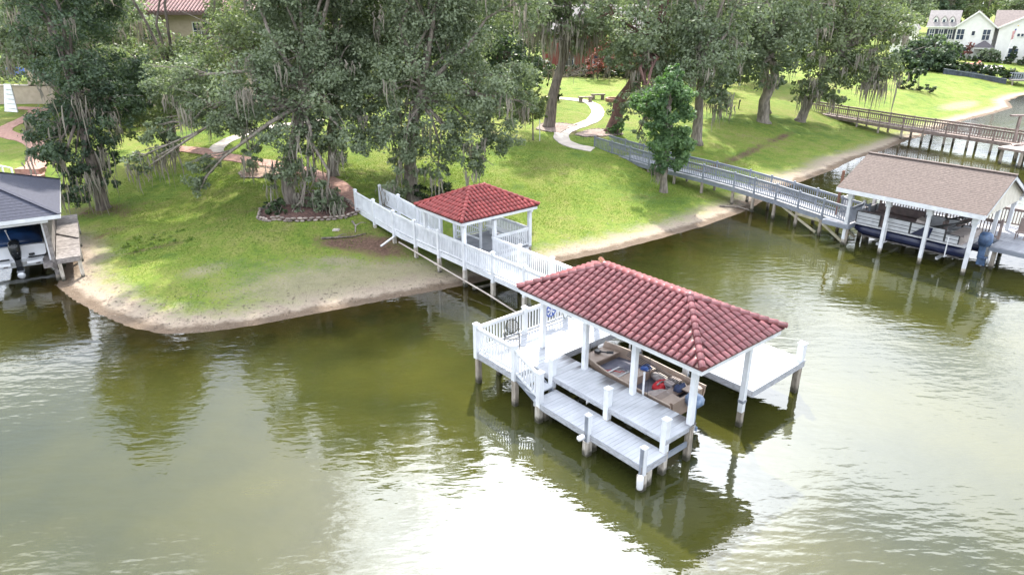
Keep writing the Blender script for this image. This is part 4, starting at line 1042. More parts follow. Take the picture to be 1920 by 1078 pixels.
d3.part('stringer', MB().box(-.46,-.40,-.28,8.4,.96,1.178).box(.52,.58,-.28,8.4,.96,1.178).box(-.40,.52,-.30,-.24,.96,1.178), old_wood)
for x in (-.36, .50):
    for y in (-.12, 2.6, 5.4, 8.0):
        wp_ = FL.w((x, y, 0)); 
        if gz(wp_.x, wp_.y) < 1.0: piling(d3, x, y, .958, .17, pale_piling)
planks(d3, -1.05, -.62, -.1, 2.4, .98, 'x', old_wood, .2); d3.part('ledge_frame', MB().box(-1.05,-.64,-.1,2.4,.78,.938), old_wood)
d3.part('fallen_rail', MB().bar((-.45,4.4,1.27),(.58,2.9,1.27),.07,.05), old_wood)
gel = M('gelcoat', (.78,.79,.81), (.72,.73,.76), 2, .25)
cb = Thing('covered_boat', 'white motorboat with dark blue canvas cover and black outboard under the blue grey roof', 'boat', FL, (-2.1, 4, .5))
rings = []; XC = -2.1
for k in range(12):
    f_ = k/11; y = 1.5 + 6.6*f_; hw = 1.24 if f_ < .5 else 1.24*(1-((f_-.5)/.52)**2.2*.93); zt = 1.62 + .35*f_*f_; zb = .62 + .45*max(0,(f_-.6)/.4)**2
    rings.append([(XC-hw,y,zt),(XC-hw*.96,y,zt-.5),(XC-hw*.62,y,zb+.18),(XC,y,zb),(XC+hw*.62,y,zb+.18),(XC+hw*.96,y,zt-.5),(XC+hw,y,zt),(XC+hw*.5,y,zt+.03),(XC-hw*.5,y,zt+.03)])
cb.part('hull', MB().loft(rings), gel, smooth=False)
cb.part('swim_platform', MB().prism([(XC-1.1,1.49),(XC-1.0,.95),(XC-.35,.85),(XC-.35,1.2),(XC+.35,1.2),(XC+.35,.85),(XC+1.0,.95),(XC+1.1,1.49)],.86,.98), gel)
cb.part('transom_trim', MB().box(XC-1.15,XC-.4,1.44,1.49,.99,1.06).box(XC+.4,XC+1.15,1.44,1.49,.99,1.06).box(XC+.45,XC+.7,1.44,1.49,1.1,1.22), black_gloss)
cv = M('canvas_blue', (.012,.045,.135), (.006,.02,.06), 1.3, .35)
rings = []
for k in range(12):
    f_ = k/11; y = 1.7 + 6.1*f_; hw = (1.14 if f_ < .5 else 1.14*(1-((f_-.5)/.52)**2.2*.93)); zt = 1.66 + .35*f_*f_; hgt = .95*math.sin(math.pi*min(1,.12+f_*.88))**.6 + .05
    rings.append([(XC+hw*math.cos(math.pi*j/8), y, zt + hgt*math.sin(math.pi*j/8)*(1+.05*math.sin(j*2.3+k))) for j in range(9)])
cb.part('canvas_cover', MB().loft(rings), cv, smooth=True)
en = cb.part('outboard_motor', MB().loft([[(XC+hx*w_, .95+hy*l_+off, z) for hx, hy in ((-.5,-.4),(-.2,-.55),(.2,-.55),(.5,-.4),(.5,.4),(.2,.5),(-.2,.5),(-.5,.4))] for z, w_, l_, off in ((1.15,.30,.42,.05),(1.45,.42,.66,0),(1.85,.48,.78,0),(2.05,.42,.66,.02),(2.13,.22,.36,.05))]), black_gloss, smooth=True)
cb.part('motor_leg', MB().loft([[(XC+hx*.13,.95+hy*l_,z) for hx, hy in ((-1,-1),(1,-1),(1,1),(-1,1))] for z, l_ in ((.55,.14),(.8,.2),(1.15,.2))]), black_gloss, parent=en)
cb.part('cavitation_plate', MB().box(XC-.16,XC+.16,.6,1.15,.55,.58).box(XC-.04,XC+.04,.75,1.1,.2,.55), M('engine_grey', (.25,.26,.28), rough=.4), parent=en); cb.part('propeller', MB().ell((XC,.62,.38),(.18,.06,.18),8,5), alu, parent=en)
cb.part('cowl_decal', MB().box(XC-.10,XC+.10,.574,.582,1.55,1.66), white_paint, parent=en)
cb.part('antenna', MB().tube([(XC-.1,1.45,1.6),(XC-.25,1.62,2.45)], .02, 6).ell((XC-.25,1.62,2.48),.05,6,4), pvc_white)
lf3 = Thing('boat_lift_left', 'white poled boat lift holding up the canvas covered motorboat', 'boat lift', FL, (-2.1,4,0)); lf3.e.name = 'boat_lift'
for y in (2.3, 6.2): lf3.part('cradle_beam', MB().box(-4.6,-.68,y-.07,y+.07,.34,.48), alu)
for x in (-2.8, -1.4): lf3.part('bunk', MB().box(x-.09,x+.09,1.9,6.6,.483,.72), old_wood)
for x, y in ((-.72,.5),(-.72,2.2)): lf3.part('guide_pole', MB().tube([(x,y,.5 if y > 1 else 1.0),(x,y,3.0)], .045, 8), pvc_white)

# ------------------------------------------------------------------ trees
LOBES = {
'oak_pier':[(-6.0,43.0,8.8,2.86),(-3.6,45.0,10.4,2.61),(-1.9,43.0,7.8,2.4),(-4.1,42.0,6.1,2.38),(-6.2,41.0,6.0,1.87),(-1.0,43.0,5.6,1.79),(0.0,45.0,8.6,1.66),(-6.7,41.5,2.8,1.1),(-6.2,41.5,4.3,1.34),(-8.3,43.0,7.8,2.24),(-2.4,42.0,4.3,1.36),(1.0,46.0,7.1,1.1),(-7.3,41.0,1.6,0.65),(-8.3,42.0,5.8,1.43),(-4.5,41.5,3.6,0.8)],
'oak_planter':[(-12.5,43.0,10.3,3.13),(-15.0,42.0,8.3,2.49),(-10.7,42.0,7.6,2.51),(-13.1,41.0,6.0,1.87),(-12.7,41.0,4.1,1.33),(-11.7,40.5,2.9,0.95),(-10.9,39.8,2.0,0.88),(-16.8,42.0,6.4,1.58),(-9.4,41.0,5.3,1.5),(-14.0,41.0,3.3,0.96),(-18.3,43.0,7.2,1.93),(-10.3,44.0,9.6,2.58),(-18.9,42.0,3.5,1.24),(-23.0,42.0,4.2,0.78),(-22.4,42.0,3.6,0.55),(-21.5,43.0,5.6,1.47),(-20.5,44.0,8.7,2.27),(-11.5,42.0,5.8,1.59),(-19.2,41.8,2.7,0.72),(-12.7,40.0,1.6,0.51),(-15.6,41.5,4.6,0.89)],
'oak_path':[(-11.9,49.0,11.9,3.86),(-7.9,50.0,11.9,3.58),(-16.1,49.0,11.9,3.16),(-18.8,48.0,10.3,2.79),(-4.3,50.0,12.2,2.5),(-9.8,48.0,9.6,2.8),(-14.2,48.0,8.3,2.48)],
'oak_house':[(-24.2,57.0,8.6,2.92),(-26.3,56.0,8.3,2.47),(-20.2,56.0,11.0,3.02),(-31.3,58.0,8.9,2.12),(-25.9,52.0,6.7,2.32),(-26.8,50.0,5.2,1.89),(-28.8,54.0,6.9,2.0),(-23.2,60.0,11.6,2.15)],
'oak_left':[(-27.6,45.0,8.6,2.49),(-28.3,44.0,5.8,1.93),(-26.8,45.0,5.9,2.04),(-27.9,44.0,3.4,1.77),(-28.4,43.0,4.5,1.48),(-26.7,45.0,3.6,1.25),(-27.5,43.5,2.2,1.36),(-26.5,45.0,2.3,0.77),(-27.0,47.0,8.4,2.43),(-25.4,46.0,7.1,1.72),(-28.3,43.0,1.9,0.84)],
'oak_lean':[(-46.2,70.0,10.9,4.02),(-40.3,68.0,11.9,3.88),(-36.0,66.0,11.0,2.84),(-44.7,68.0,8.2,2.98),(-39.3,66.0,9.0,2.64),(-34.3,66.0,12.4,2.58),(-49.3,70.0,9.0,3.56)],
'bg_dark':[(-4.5,78.0,10.2,4.49),(-0.6,77.0,7.6,3.65),(1.7,80.0,10.1,3.17),(-6.4,82.0,12.8,3.78),(-0.8,75.0,4.8,2.5),(2.3,78.0,6.4,2.29),(-2.4,84.0,13.3,4.16)],
'oak_mossy':[(2.4,66.0,12.1,2.82),(4.7,65.0,11.3,2.1),(5.6,65.0,10.0,1.69),(7.2,67.0,11.0,2.16),(1.4,67.0,13.7,2.37),(3.7,66.0,13.7,2.33)],
'oak_ivy':[(10.3,62.0,10.7,3.12),(7.8,64.0,12.2,2.51),(13.2,63.0,10.3,2.96),(11.3,62.0,8.4,2.04),(9.0,62.0,9.1,1.62),(13.4,62.0,7.5,1.91),(10.0,58.0,5.6,1.38),(11.6,58.0,6.2,1.64),(9.2,60.0,4.7,1.17),(10.9,57.0,4.1,0.95),(10.9,60.0,6.6,1.24),(10.2,57.0,3.2,0.61)],
'oak_tan':[(15.2,62.0,10.7,3.12),(17.0,61.0,8.3,2.45),(14.8,61.0,7.8,2.15),(18.4,64.0,11.1,2.76),(16.6,60.0,6.0,1.52),(17.5,60.0,5.4,1.16),(15.0,66.0,12.6,2.82),(19.1,63.0,8.6,1.84)],
'cypress':[(10.6,49.0,6.9,1.75),(11.4,49.0,5.4,1.6),(10.6,49.0,4.1,1.45),(11.1,49.0,2.8,1.2),(11.6,49.0,7.3,1.2),(9.6,50.0,6.6,1.3),(10.9,49.0,8.1,1.0),(11.1,49.0,8.7,.55),(10.3,48.6,2.2,.75),(11.9,49.0,4.1,1.0),(10.2,48.7,5.4,1.2),(11.0,48.8,3.4,1.3)],
'oak_big':[(24.2,72.0,11.4,4.12),(21.9,72.0,8.9,3.13),(26.6,72.0,8.9,3.13),(24.2,71.0,7.0,2.19),(28.2,73.0,11.3,3.14),(20.5,71.0,6.5,1.67),(25.6,70.0,6.1,1.24),(23.2,75.0,12.3,3.2)],
'oak_edge':[(32.7,75.0,8.2,3.27),(31.7,74.0,5.7,2.29),(30.3,74.0,4.9,1.75),(34.7,77.0,11.2,3.86),(37.7,77.0,10.2,3.33),(35.2,75.0,6.7,2.48),(38.4,76.0,7.1,2.5),(40.4,78.0,10.4,2.24),(42.3,80.0,11.4,2.0),(38.2,76.0,5.2,1.46),(33.6,74.0,4.4,1.43),(32.9,78.0,11.7,3.34)],
'sapling':[(1.4,58.5,5.2,1.49),(2.0,59.0,5.7,1.14),(0.7,58.5,4.3,0.97),(2.2,59.0,4.5,0.71)],
'evergreen_right':[(67.5,128.5,3.4,2.3),(68.6,127,5.0,1.9),(71.0,129,5.8,2.2),(72.6,128.0,4.8,3.17),(74.5,126.0,4.7,2.39),(69.7,127.0,3.9,2.41),(76.7,128.0,5.3,1.86),(74.2,129.0,6.6,2.05),(70.2,126.0,2.8,2.03),(73.3,125.0,2.9,2.2)],
}
TOPS = {
 'oak_pier': [(-5.5,44,12.6,3.0),(-3.0,45,14.2,3.0),(-6.2,44.5,16.0,3.0),(-2.2,45.5,17.4,2.6),(-4.6,45,19.6,2.6),(0.2,46,13.0,2.3)],
 'oak_planter': [(-13,44,14.0,3.1),(-10.2,44.5,15.0,3.0),(-12.2,44.5,17.8,2.9),(-9.4,45,19.2,2.4),(-15.6,44,15.0,2.4)],
 'oak_path': [(-12,50,16.0,3.6),(-8,50.5,16.4,3.4),(-10,51,20.0,3.2),(-16.0,50,15.2,2.8),(-5,51,17.0,2.8)],
 'oak_house': [(-26,57,16.4,2.6),(-22.2,58,16.6,2.8),(-29.4,58,16.6,2.6),(-24,58,19.6,2.6)],
 'oak_left': [(-28.0,46,12.4,2.8),(-29.4,46.5,15.4,2.8),(-26.2,47,14.8,2.4),(-28.4,47,18.2,2.5)],
 'oak_lean': [(-45,70,15.0,3.6),(-39,68.5,15.6,3.4),(-42,70,19.0,3.4)],
 'oak_mossy': [(4,66.5,16,2.8),(6.6,67,15.4,2.6),(3,67,19,2.6)],
 'oak_ivy': [(10.6,63,14.6,3.2),(13.6,64,14.6,3.0),(12,64,18.2,3.0)],
 'oak_tan': [(16,63.5,15,3.2),(18.6,65,15.2,3.0),(17,65,18.6,2.8),(19.8,64,13.6,2.6),(14,65,17,2.6)],
 'oak_big': [(24.5,74,15.6,3.8),(28,74.5,15.4,3.2),(26,75,19.4,3.2),(20.5,74,14.6,3.2),(30.5,75,13.6,3.2)],
 'oak_edge': [(34,78,15.6,3.6),(38.5,79,14.8,3.2),(36,79,18.8,3.0),(31,78,14.2,3.0)],
}
def leaf_quads(lobes, size, K, rng, clump=.30):
    V = []
    for (x, y, z, r) in lobes:
        N = int(K * (r/size)**2 * ((1.05 if x < 8 else .4) if z > 13.2 else 1)); nc = max(7, int(9 + 11*(r/1.5)**1.5))
        d = rng.normal(size=(nc, 3)); d /= np.linalg.norm(d, axis=1)[:, None]
        cr = r * (.25 + .62*rng.random(nc)**.6)
        cc = np.array([x, y, z]) + d * cr[:, None] * np.array([1.08, 1.0, .92])
        k = rng.integers(0, nc, N); sz = r*clump*(.55 + .75*rng.random(nc))
        off = rng.normal(size=(N, 3)); off /= np.maximum(np.linalg.norm(off, axis=1)[:, None], 1e-6); off *= (rng.random(N)**.45)[:, None]
        P = cc[k] + off * sz[k][:, None] * np.array([1, 1, .72])
        P[:, 2] -= .12*r*rng.random(N)**3
        out = P - np.array([x, y, z]); out /= np.maximum(np.linalg.norm(out, axis=1)[:, None], 1e-6)
        nrm = rng.normal(size=(N, 3)) + .7*out + .9*off + np.array([0, 0, .55]); nrm /= np.linalg.norm(nrm, axis=1)[:, None]
        a = np.cross(nrm, rng.normal(size=(N, 3))); a /= np.linalg.norm(a, axis=1)[:, None]; b = np.cross(nrm, a)
        s = size * (.55 + .9*rng.random(N))
        V.append(np.stack([P - a*s[:, None]*.55, P + b*s[:, None]*.34, P + a*s[:, None]*.55, P - b*s[:, None]*.34], 1))
    V = np.concatenate(V).reshape(-1, 3)
    return V, np.arange(len(V)).reshape(-1, 4)

def moss_quads(anch, rng, ln=(.6, 1.9), n=10, w=.06, spread=.3):
    V = []
    for (x, y, z, f) in anch:
        m = int(n * (.6 + .8*rng.random())); px = x + rng.normal(size=m)*spread*f; py = y + rng.normal(size=m)*spread*f; pz = z + rng.normal(size=m)*.15
        L = (ln[0] + (ln[1]-ln[0])*rng.random(m)**1.6)*f; ang = rng.random(m)*math.pi; ww = w*(.5+rng.random(m))
        sw = rng.normal(size=(m, 2))*.06
        for i in range(m):
            cx, sx = math.cos(ang[i])*ww[i], math.sin(ang[i])*ww[i]
            pts = []
            for t, k in ((0, .5), (.3, 1.0), (.65, .7), (1, .12)):
                wob = .05*math.sin(6*t + i); X = px[i] + sw[i,0]*t*L[i] + wob; Y = py[i] + sw[i,1]*t*L[i]; Zz = pz[i] - t*L[i]
                pts.append(((X-cx*k, Y-sx*k, Zz), (X+cx*k, Y+sx*k, Zz)))
            for j in range(3): V += [pts[j][0], pts[j][1], pts[j+1][1], pts[j+1][0]]
    V = np.array(V); return V, np.arange(len(V)).reshape(-1, 4)

def tree(name, label, base, trunk, rad, lobes, size, K, leaf, bk, moss=0, moss_extra=(), group=None, seed=0, depth=True, mlen=(.6, 1.9), mn=10, mw=.06):
    rng = np.random.default_rng(seed + 100)
    bx, by = base; bz = gz(bx, by) - .15
    t = Thing(name, label, 'tree', WORLD, (bx, by, bz), group)
    pts = [(bx, by, bz)] + list(trunk)
    n = len(pts); rr = [rad*(1.55 if i == 0 else 1.0 - .45*i/(n-1)) for i in range(n)]
    fine = [pts[0], tuple(Vector(pts[0]).lerp(Vector(pts[1]), .12))]; fr = [rad*1.5, rad*1.08]
    for i in range(1, n):
        for f in (.5, 1.0):
            p = Vector(pts[i-1]).lerp(Vector(pts[i]), f) if not (i == 1 and f == .5) else Vector(pts[0]).lerp(Vector(pts[1]), .55)
            if f < 1: p += Vector((rng.normal()*.06, rng.normal()*.06, 0))
            fine.append(tuple(p)); fr.append(rad*(1.02 - .5*(i-1+f)/(n-1)))
    t.part('trunk', MB().tube(fine, fr, 10), bk, smooth=True)
    allv = list(lobes)
    if depth:
        for (x, y, z, r) in lobes:
            if r > 1.5 and z > 6.2: allv.append((x + float(rng.normal())*.3*r, y + 1.5*r, z - .12*r, r*.85))
    top = Vector(pts[-1]); mid = Vector(pts[-2]) if n > 2 else top
    for i, (x, y, z, r) in enumerate(lobes):
        c = Vector((x, y, z)); s = top if c.z > top.z - 1 else mid.lerp(top, .7)
        L = (c - s).length
        m1 = s.lerp(c, .35) + Vector((rng.normal()*.08*L, rng.normal()*.08*L, .10*L)); m2 = s.lerp(c, .72) + Vector((rng.normal()*.06*L, rng.normal()*.06*L, .06*L))
        r0 = min(rad*.38, .04 + .015*L + .018*r)
        t.part('branch', MB().tube([s, m1, m2, c], [r0, r0*.75, r0*.5, r0*.18], 6), bk, smooth=True)
        tw = MB()
        for k in range(int(2 + r*2)):
            e = c + Vector(rng.normal(size=3)) * r*.45; st_ = m2.lerp(c, rng.random()*.8)
            tw.tube([st_, st_.lerp(e, .5) + Vector((0, 0, .08*r)), e], [r0*.3, r0*.2, .012], 4, False)
        o = t.part('twig', tw, bk); o['kind'] = 'stuff'
    V, Qd = leaf_quads(allv, size, K, rng)
    o = link('crown', np_mesh('crown', V - np.array([bx, by, bz]), Qd, leaf), t.e)
    if moss > 0 or moss_extra:
        an = []
        for (x, y, z, r) in lobes:
            for k in range(int(moss * r * 1.1 + rng.random())):
                d = rng.normal(size=3); d /= np.linalg.norm(d); d[2] = -abs(d[2])*.75 + .1; d[1] = -abs(d[1]) if rng.random() < .75 else d[1]
                an.append((x + d[0]*r*.92, y + d[1]*r*.92, z + d[2]*r*.85, .55 + .5*rng.random()))
        V, Qd = moss_quads(an, rng, mlen, mn, mw) if an else (np.zeros((0, 3)), np.zeros((0, 4), int))
        if moss_extra:
            V2, Q2 = moss_quads(list(moss_extra), rng, (.6, 2.4), 20, mw*1.0, .36)
            Qd = np.concatenate([Qd, Q2 + len(V)]); V = np.concatenate([V, V2])
        o = link('spanish_moss', np_mesh('spanish_moss', V - np.array([bx, by, bz]), Qd, moss_mat), t.e); o['kind'] = 'stuff'
    return t

G_OAK = 'live oaks between the houses and the lake'
TR = [
 ('oak_tree', 'broad live oak with mossy trunk just behind the shore end of the white pier', (-6.2,42.8), [(-6.35,42.8,3.6),(-6.0,43.0,6.0),(-5.4,43.2,8.2)], .42, 'oak_pier', .165, 18, leaf_oak, bark_pale, .55, [(-7.4,41,2.0,.6),(-6.4,41.2,4.6,.9),(-5.3,41.5,6.3,1.0)]),
 ('oak_tree', 'live oak rising out of the stone edged planter with drooping moss on its limbs', (-13.5,41.7), [(-13.7,41.6,3.2),(-13.0,41.9,5.6),(-12.3,42.6,8.2)], .40, 'oak_planter', .165, 18, leaf_oak, bark_pale, .6, [(-21.7,42.2,4.4,1.1),(-21.2,42.2,4.6,1.0),(-10.8,40,2.9,.8),(-14.2,41,4.2,.9),(-11.9,40.6,4.4,1.0),(-13.0,40.8,2.4,.6)]),
 ('oak_tree', 'tall live oak with pale trunk standing behind the brick path', (-12.3,47.2), [(-12.2,47.3,5.0),(-11.5,48.0,8.2)], .38, 'oak_path', .185, 15, leaf_oak_b, bark_pale, .5, []),
 ('oak_tree', 'dense oak close in front of the tan house with tile roof', (-27.0,55.5), [(-26.8,55.5,5.0),(-26.0,55.8,7.4)], .36, 'oak_house', .22, 15, leaf_oak_b, bark, .5, []),
 ('oak_tree', 'dark oak hung with long moss beside the blue roofed boathouse', (-27.0,44.6), [(-27.1,44.6,3.4),(-27.3,44.8,5.8),(-27.5,45,7.8)], .38, 'oak_left', .17, 21, leaf_dark, bark, .9, [(-26.2,43.0,2.9,1.1),(-26.9,42.9,2.4,1.0),(-25.6,43.6,4.4,1.0),(-26.6,43.5,7.6,1.2)]),
 ('oak_tree', 'leaning oak at the far left above the garden wall', (-41.5,69.5), [(-43.5,69.3,5.2),(-46.0,69.0,7.6),(-47.2,69.2,9.4)], .5, 'oak_lean', .27, 15, leaf_oak, bark, 1.0, [(-43.5,67.5,11.5,1.6),(-42.0,67.0,11.6,1.5),(-39.5,66.5,11.8,1.5),(-37.0,65.5,10.6,1.6),(-36.2,65.5,10.8,1.5),(-45.2,68,9.0,1.2),(-35.4,65,10.6,1.4)]),
 ('oak_tree', 'dark full oak at the back of the lawn left of the leaning mossy trunk', (-1.5,80.5), [(-1.5,80.5,6.0),(-1.5,80.5,9.0)], .45, 'bg_dark', .32, 17, leaf_dark, bark, .2, []),
 ('oak_tree', 'tall leaning oak curtained with grey moss beside the curved path', (3.4,65.2), [(3.7,65.2,5.2),(4.5,65.3,8.0),(5.2,65.5,10.6)], .52, 'oak_mossy', .27, 15, leaf_oak_b, bark, 1.6, [(3.4,64.4,10.4,1.6),(4.2,64.4,10.2,1.6),(5.0,64.3,9.9,1.7),(5.9,64.4,10.0,1.6),(2.6,65,11,1.6),(6.6,65,10.2,1.6),(7.4,66,10.2,1.5),(1.4,66,12.0,1.6),(2.0,65.6,11.4,1.5),(4.6,64,11.5,1.5)]),
 ('oak_tree', 'reddish trunked oak leaning right over the curved path with ivy at its foot', (9.0,63.9), [(9.5,63.7,4.8),(11.0,63.2,7.4),(12.2,63.0,10.0)], .58, 'oak_ivy', .24, 15, leaf_oak, bark_red, .7, [(10.2,62,8.0,1.1),(10.8,62,7.8,1.1),(12.2,62,7.6,.9)]),
 ('oak_tree', 'tan trunked oak right behind the small bright green tree', (16.5,62.7), [(16.4,62.6,5.0),(16.2,62.4,8.0)], .48, 'oak_tan', .24, 15, leaf_oak, bark_pale, .6, [(17.0,60.5,5.0,.9),(17.6,60.5,4.8,.8)]),
 ('small_tree', 'small bright green tree with a spreading root flare beside the grey boardwalk', (10.9,48.9), [(10.8,48.9,1.4),(10.8,49,3.4),(10.8,49,6.4)], .30, 'cypress', .20, 40, leaf_bright, bark_pale, .0, [(9.9,48.3,2.3,.6),(10.2,48.3,2.0,.5)]),
 ('oak_tree', 'great oak with forked pale trunk in the middle of the sunny lawn', (26.2,73.8), [(25.9,73.5,3.6),(26.5,73.0,6.2),(25.6,72.8,8.6)], .62, 'oak_big', .27, 15, leaf_oak, bark_pale, .5, []),
 ('oak_tree', 'oak with low hanging moss leaning over the shore end of the brown pier', (31.1,76.4), [(31.9,76.2,3.6),(33.0,76,6.0),(34.6,76.3,8.6)], .50, 'oak_edge', .27, 15, leaf_oak_b, bark_pale, .8, [(38.0,74.6,5.6,1.4),(39.0,74.8,5.6,1.5),(39.8,75.2,6.4,1.5),(36.4,74.4,5.4,1.1),(33.4,73.6,4.2,1.0),(38.6,75.6,4.6,1.2),(37.2,74.8,7.2,1.4),(30.0,73.6,4.0,.9)]),
]
for i, (nm, lb, bs, tk, rd, key, sz, K, lf_, bk, mo, ex) in enumerate(TR):
    tree(nm, lb, bs, tk, rd, LOBES[key] + TOPS.get(key, []), sz, K, lf_, bk, mo, ex, G_OAK if nm == 'oak_tree' else None, seed=i, mn=16, mw=.022 + .0005*bs[1], mlen=(.35, 2.1))
tree('sapling', 'slender pale sapling held by a white stake on the shaded lawn', (1.8,59.6), [(1.75,59.5,4.0),(1.7,59.3,5.6)], .07, LOBES['sapling'], .22, 16, leaf_pale, bark_pale, 0, (), None, 31, False)
sk_ = Thing('tree_stake', 'thin white stake beside the slender sapling', 'stake', WORLD, (2.35,59.4,gz(2.35,59.4))); zz = sk_.org.z
sk_.part('stake_pole', MB().tube([(2.35,59.4,zz-.2),(2.33,59.4,zz+2.6)], .035, 6), pvc_white); sk_.part('tie', MB().tube([(2.33,59.4,zz+2.2),(1.8,59.5,zz+2.25)], .02, 5), black_metal)
tree('oak_tree', 'second pale trunk standing close behind the great oak on the lawn', (28.1,78.6), [(27.6,78.4,5.0),(27.2,78,8.5)], .45, [(27.0,78.5,11.0,3.0),(29.5,79,10.5,2.8),(25,79.5,12.5,3.0)], .34, 14, leaf_oak, bark_pale, .3, (), G_OAK, 32)
tree('small_tree', 'thin dark stemmed small tree between the great oak and the tan trunk', (21.8,74.3), [(21.7,74.3,3.6),(21.6,74.2,6.0)], .18, [(21.0,73.6,4.2,1.2),(21.9,74,6.3,1.6),(20.6,74,5.5,1.2)], .28, 16, leaf_dark, bark, .2, (), None, 33)
tree('evergreen_tree', 'dense dark evergreen clump in front of the white house', (73.0,127.5), [(73.0,127.4,4.0),(73.2,127.2,5.6)], .3, LOBES['evergreen_right'], .46, 34, leaf_dark, bark, 0, (), None, 34)

# trees at the back: four grown ones, then copies
BG = []
for k, (lab, lobs, leaf) in enumerate((
    ('x', [(0,0,8.5,4.2),(-3.4,-.6,7.2,3.0),(3.3,-.4,7.6,3.2),(.4,-2.4,6.2,3.0),(-1.2,.5,11.6,3.4),(2.2,1,11,2.9),(-2.6,1.4,4.8,2.2)], leaf_oak),
    ('x', [(0,0,9.6,4.4),(-3.0,-1.2,8.2,3.2),(3.0,-1.4,8.6,3.0),(.5,-2.2,5.8,2.8),(0,.4,13.2,3.4),(3.6,0,5.4,2.4),(-3.6,0,5.0,2.4)], leaf_dark),
    ('x', [(0,0,9.0,4.0),(-2.6,-1.0,6.6,3.0),(2.8,-1.0,6.4,2.9),(0,-1.5,12.0,3.2),(-1.8,1,12.6,2.6)], leaf_oak_b),
)): BG.append((lobs, leaf))
def copy_tree(src, loc, rz, sc, label, group):
    r_ = src.copy(); COL.objects.link(r_); r_.location = loc; r_.rotation_euler = (0, 0, rz); r_.scale = (sc,)*3; r_['label'] = label; r_['group'] = group
    for ch in src.children:
        c = ch.copy(); COL.objects.link(c); c.parent = r_
        for g_ in ch.children: d = g_.copy(); COL.objects.link(d); d.parent = c
    return r_
protos = []
G_BG = 'trees closing the view behind the gardens'
SPOTS = []
rb_ = random.Random(5)
for x in range(-84, 0, 11): SPOTS.append((x + rb_.uniform(-2,2), 94 + rb_.uniform(-5,5), 1.0, 'a'))
for x in (26, 36): SPOTS.append((x + rb_.uniform(-2,2), 98 + rb_.uniform(-4,4), .95, 'b'))
for x in (-4, 7, 17, 28): SPOTS.append((x, 127 + rb_.uniform(-2,2), 1.1, 'f'))
for x in range(-90, 60, 21): SPOTS.append((x + rb_.uniform(-3,3), 134 + rb_.uniform(-7,7), 1.15, 'c'))
for x in range(74, 215, 11): SPOTS.append((x + rb_.uniform(-3,3), 186 + rb_.uniform(-8,8), 1.2, 'd'))
for x in range(-130, 260, 26): SPOTS.append((x + rb_.uniform(-4,4), 232 + rb_.uniform(-12,12), 1.45, 'e'))
kinds = ('grey green oak', 'dark dense oak', 'olive toned oak')
ORD = ['first','second','third','fourth','fifth','sixth','seventh','eighth','ninth','tenth','eleventh','twelfth','thirteenth','fourteenth','fifteenth','sixteenth']
ROW = {'a': 'behind the left garden oaks', 'b': 'behind the sunny lawn oaks', 'f': 'close behind the brick house', 'c': 'in the row behind the houses', 'd': 'in the woods behind the white house', 'e': 'in the farthest row along the top edge'}
cnt = {}
for i, (x, y, sc, rw_) in enumerate(SPOTS):
    k = i % 3; cnt[rw_] = cnt.get(rw_, -1) + 1
    lb = f'{kinds[k]} {ORD[cnt[rw_]]} from the left {ROW[rw_]}'
    if i < 3:
        lobs, leaf = BG[k]; b0 = gz(x, y)
        t = tree('background_oak', lb, (x, y), [(x, y, b0+4), (x+.3, y, b0+8)], .4, [(a+x, b+y, c+b0, r_) for a, b, c, r_ in lobs], .42, 15, leaf, bark, .25, (), G_BG, 40+i, True, (1, 2.4), 6, .10)
        protos.append(t.e)
    else:
        copy_tree(protos[k], (x, y, gz(x, y)-.15), rb_.uniform(-.9, .9), sc*rb_.uniform(.9, 1.15), lb, G_BG)

# ------------------------------------------------------------------ shrubs and hedges
def shrub(name, label, cat, lobes, size, K, leaf, group=None, seed=0, stems=True):
    rng = np.random.default_rng(seed + 500)
    bx = sum(l[0] for l in lobes)/len(lobes); by = sum(l[1] for l in lobes)/len(lobes); bz = gz(bx, by)
    t = Thing(name, label, cat, WORLD, (bx, by, bz), group)
    L = [(x, y, gz(x, y) + z, r_) for x, y, z, r_ in lobes]
    V, Qd = leaf_quads(L, size, K, rng, .30); V[:, 2] = np.maximum(V[:, 2], bz - .25)
    link('foliage', np_mesh('foliage', V - np.array([bx, by, bz]), Qd, leaf), t.e)
    mb = MB()
    for (x, y, z, r_) in L:
        for k in range(3): mb.tube([(x+rng.normal()*.1, y+rng.normal()*.1, gz(x, y)-.1), (x+rng.normal()*r_*.35, y+rng.normal()*r_*.35, z+r_*.3)], [.03+.01*r_, .012], 5)
    o = t.part('stem', mb, bark); o['kind'] = 'stuff'
    return t
shrub('shrub', 'dark rounded shrub behind the white pier next to the gazebo roof', 'shrub', [(-5.6,42.6,.5,.75),(-4.6,43.3,.55,.85),(-3.8,43.2,.4,.6),(-5.0,42.2,.35,.55)], .14, 26, leaf_shrub, seed=1)
shrub('shrub', 'leafy green shrub at the left end of the stone edged planter', 'shrub', [(-14.3,40.2,.35,.6),(-13.7,39.7,.4,.6),(-14.4,41.0,.35,.55)], .13, 26, leaf_shrub, seed=2)
shrub('shrub', 'grey green shrub at the right end of the stone edged planter', 'shrub', [(-11.2,40.3,.5,.75),(-10.4,40.2,.45,.65),(-11.0,41.3,.5,.7),(-12.2,40.5,.35,.5)], .14, 26, leaf_oak, seed=3)
shrub('weed_patch', 'lush weedy growth spilling over the bank left of the lawn', 'weeds', [(-20.3+.55*math.cos(k*2.4)*(k**.5),38.2+.42*math.sin(k*2.4)*(k**.5),-.12,.42) for k in range(16)], .09, 10, grass_blade, seed=4)
shrub('shrub', 'dark upright cypress shrub beside the pale path behind the hanging moss', 'shrub', [(-27.0,54.8,.7,.7),(-27.0,54.8,1.7,.55),(-27.0,54.8,2.5,.35)], .2, 22, leaf_shrub, seed=5)
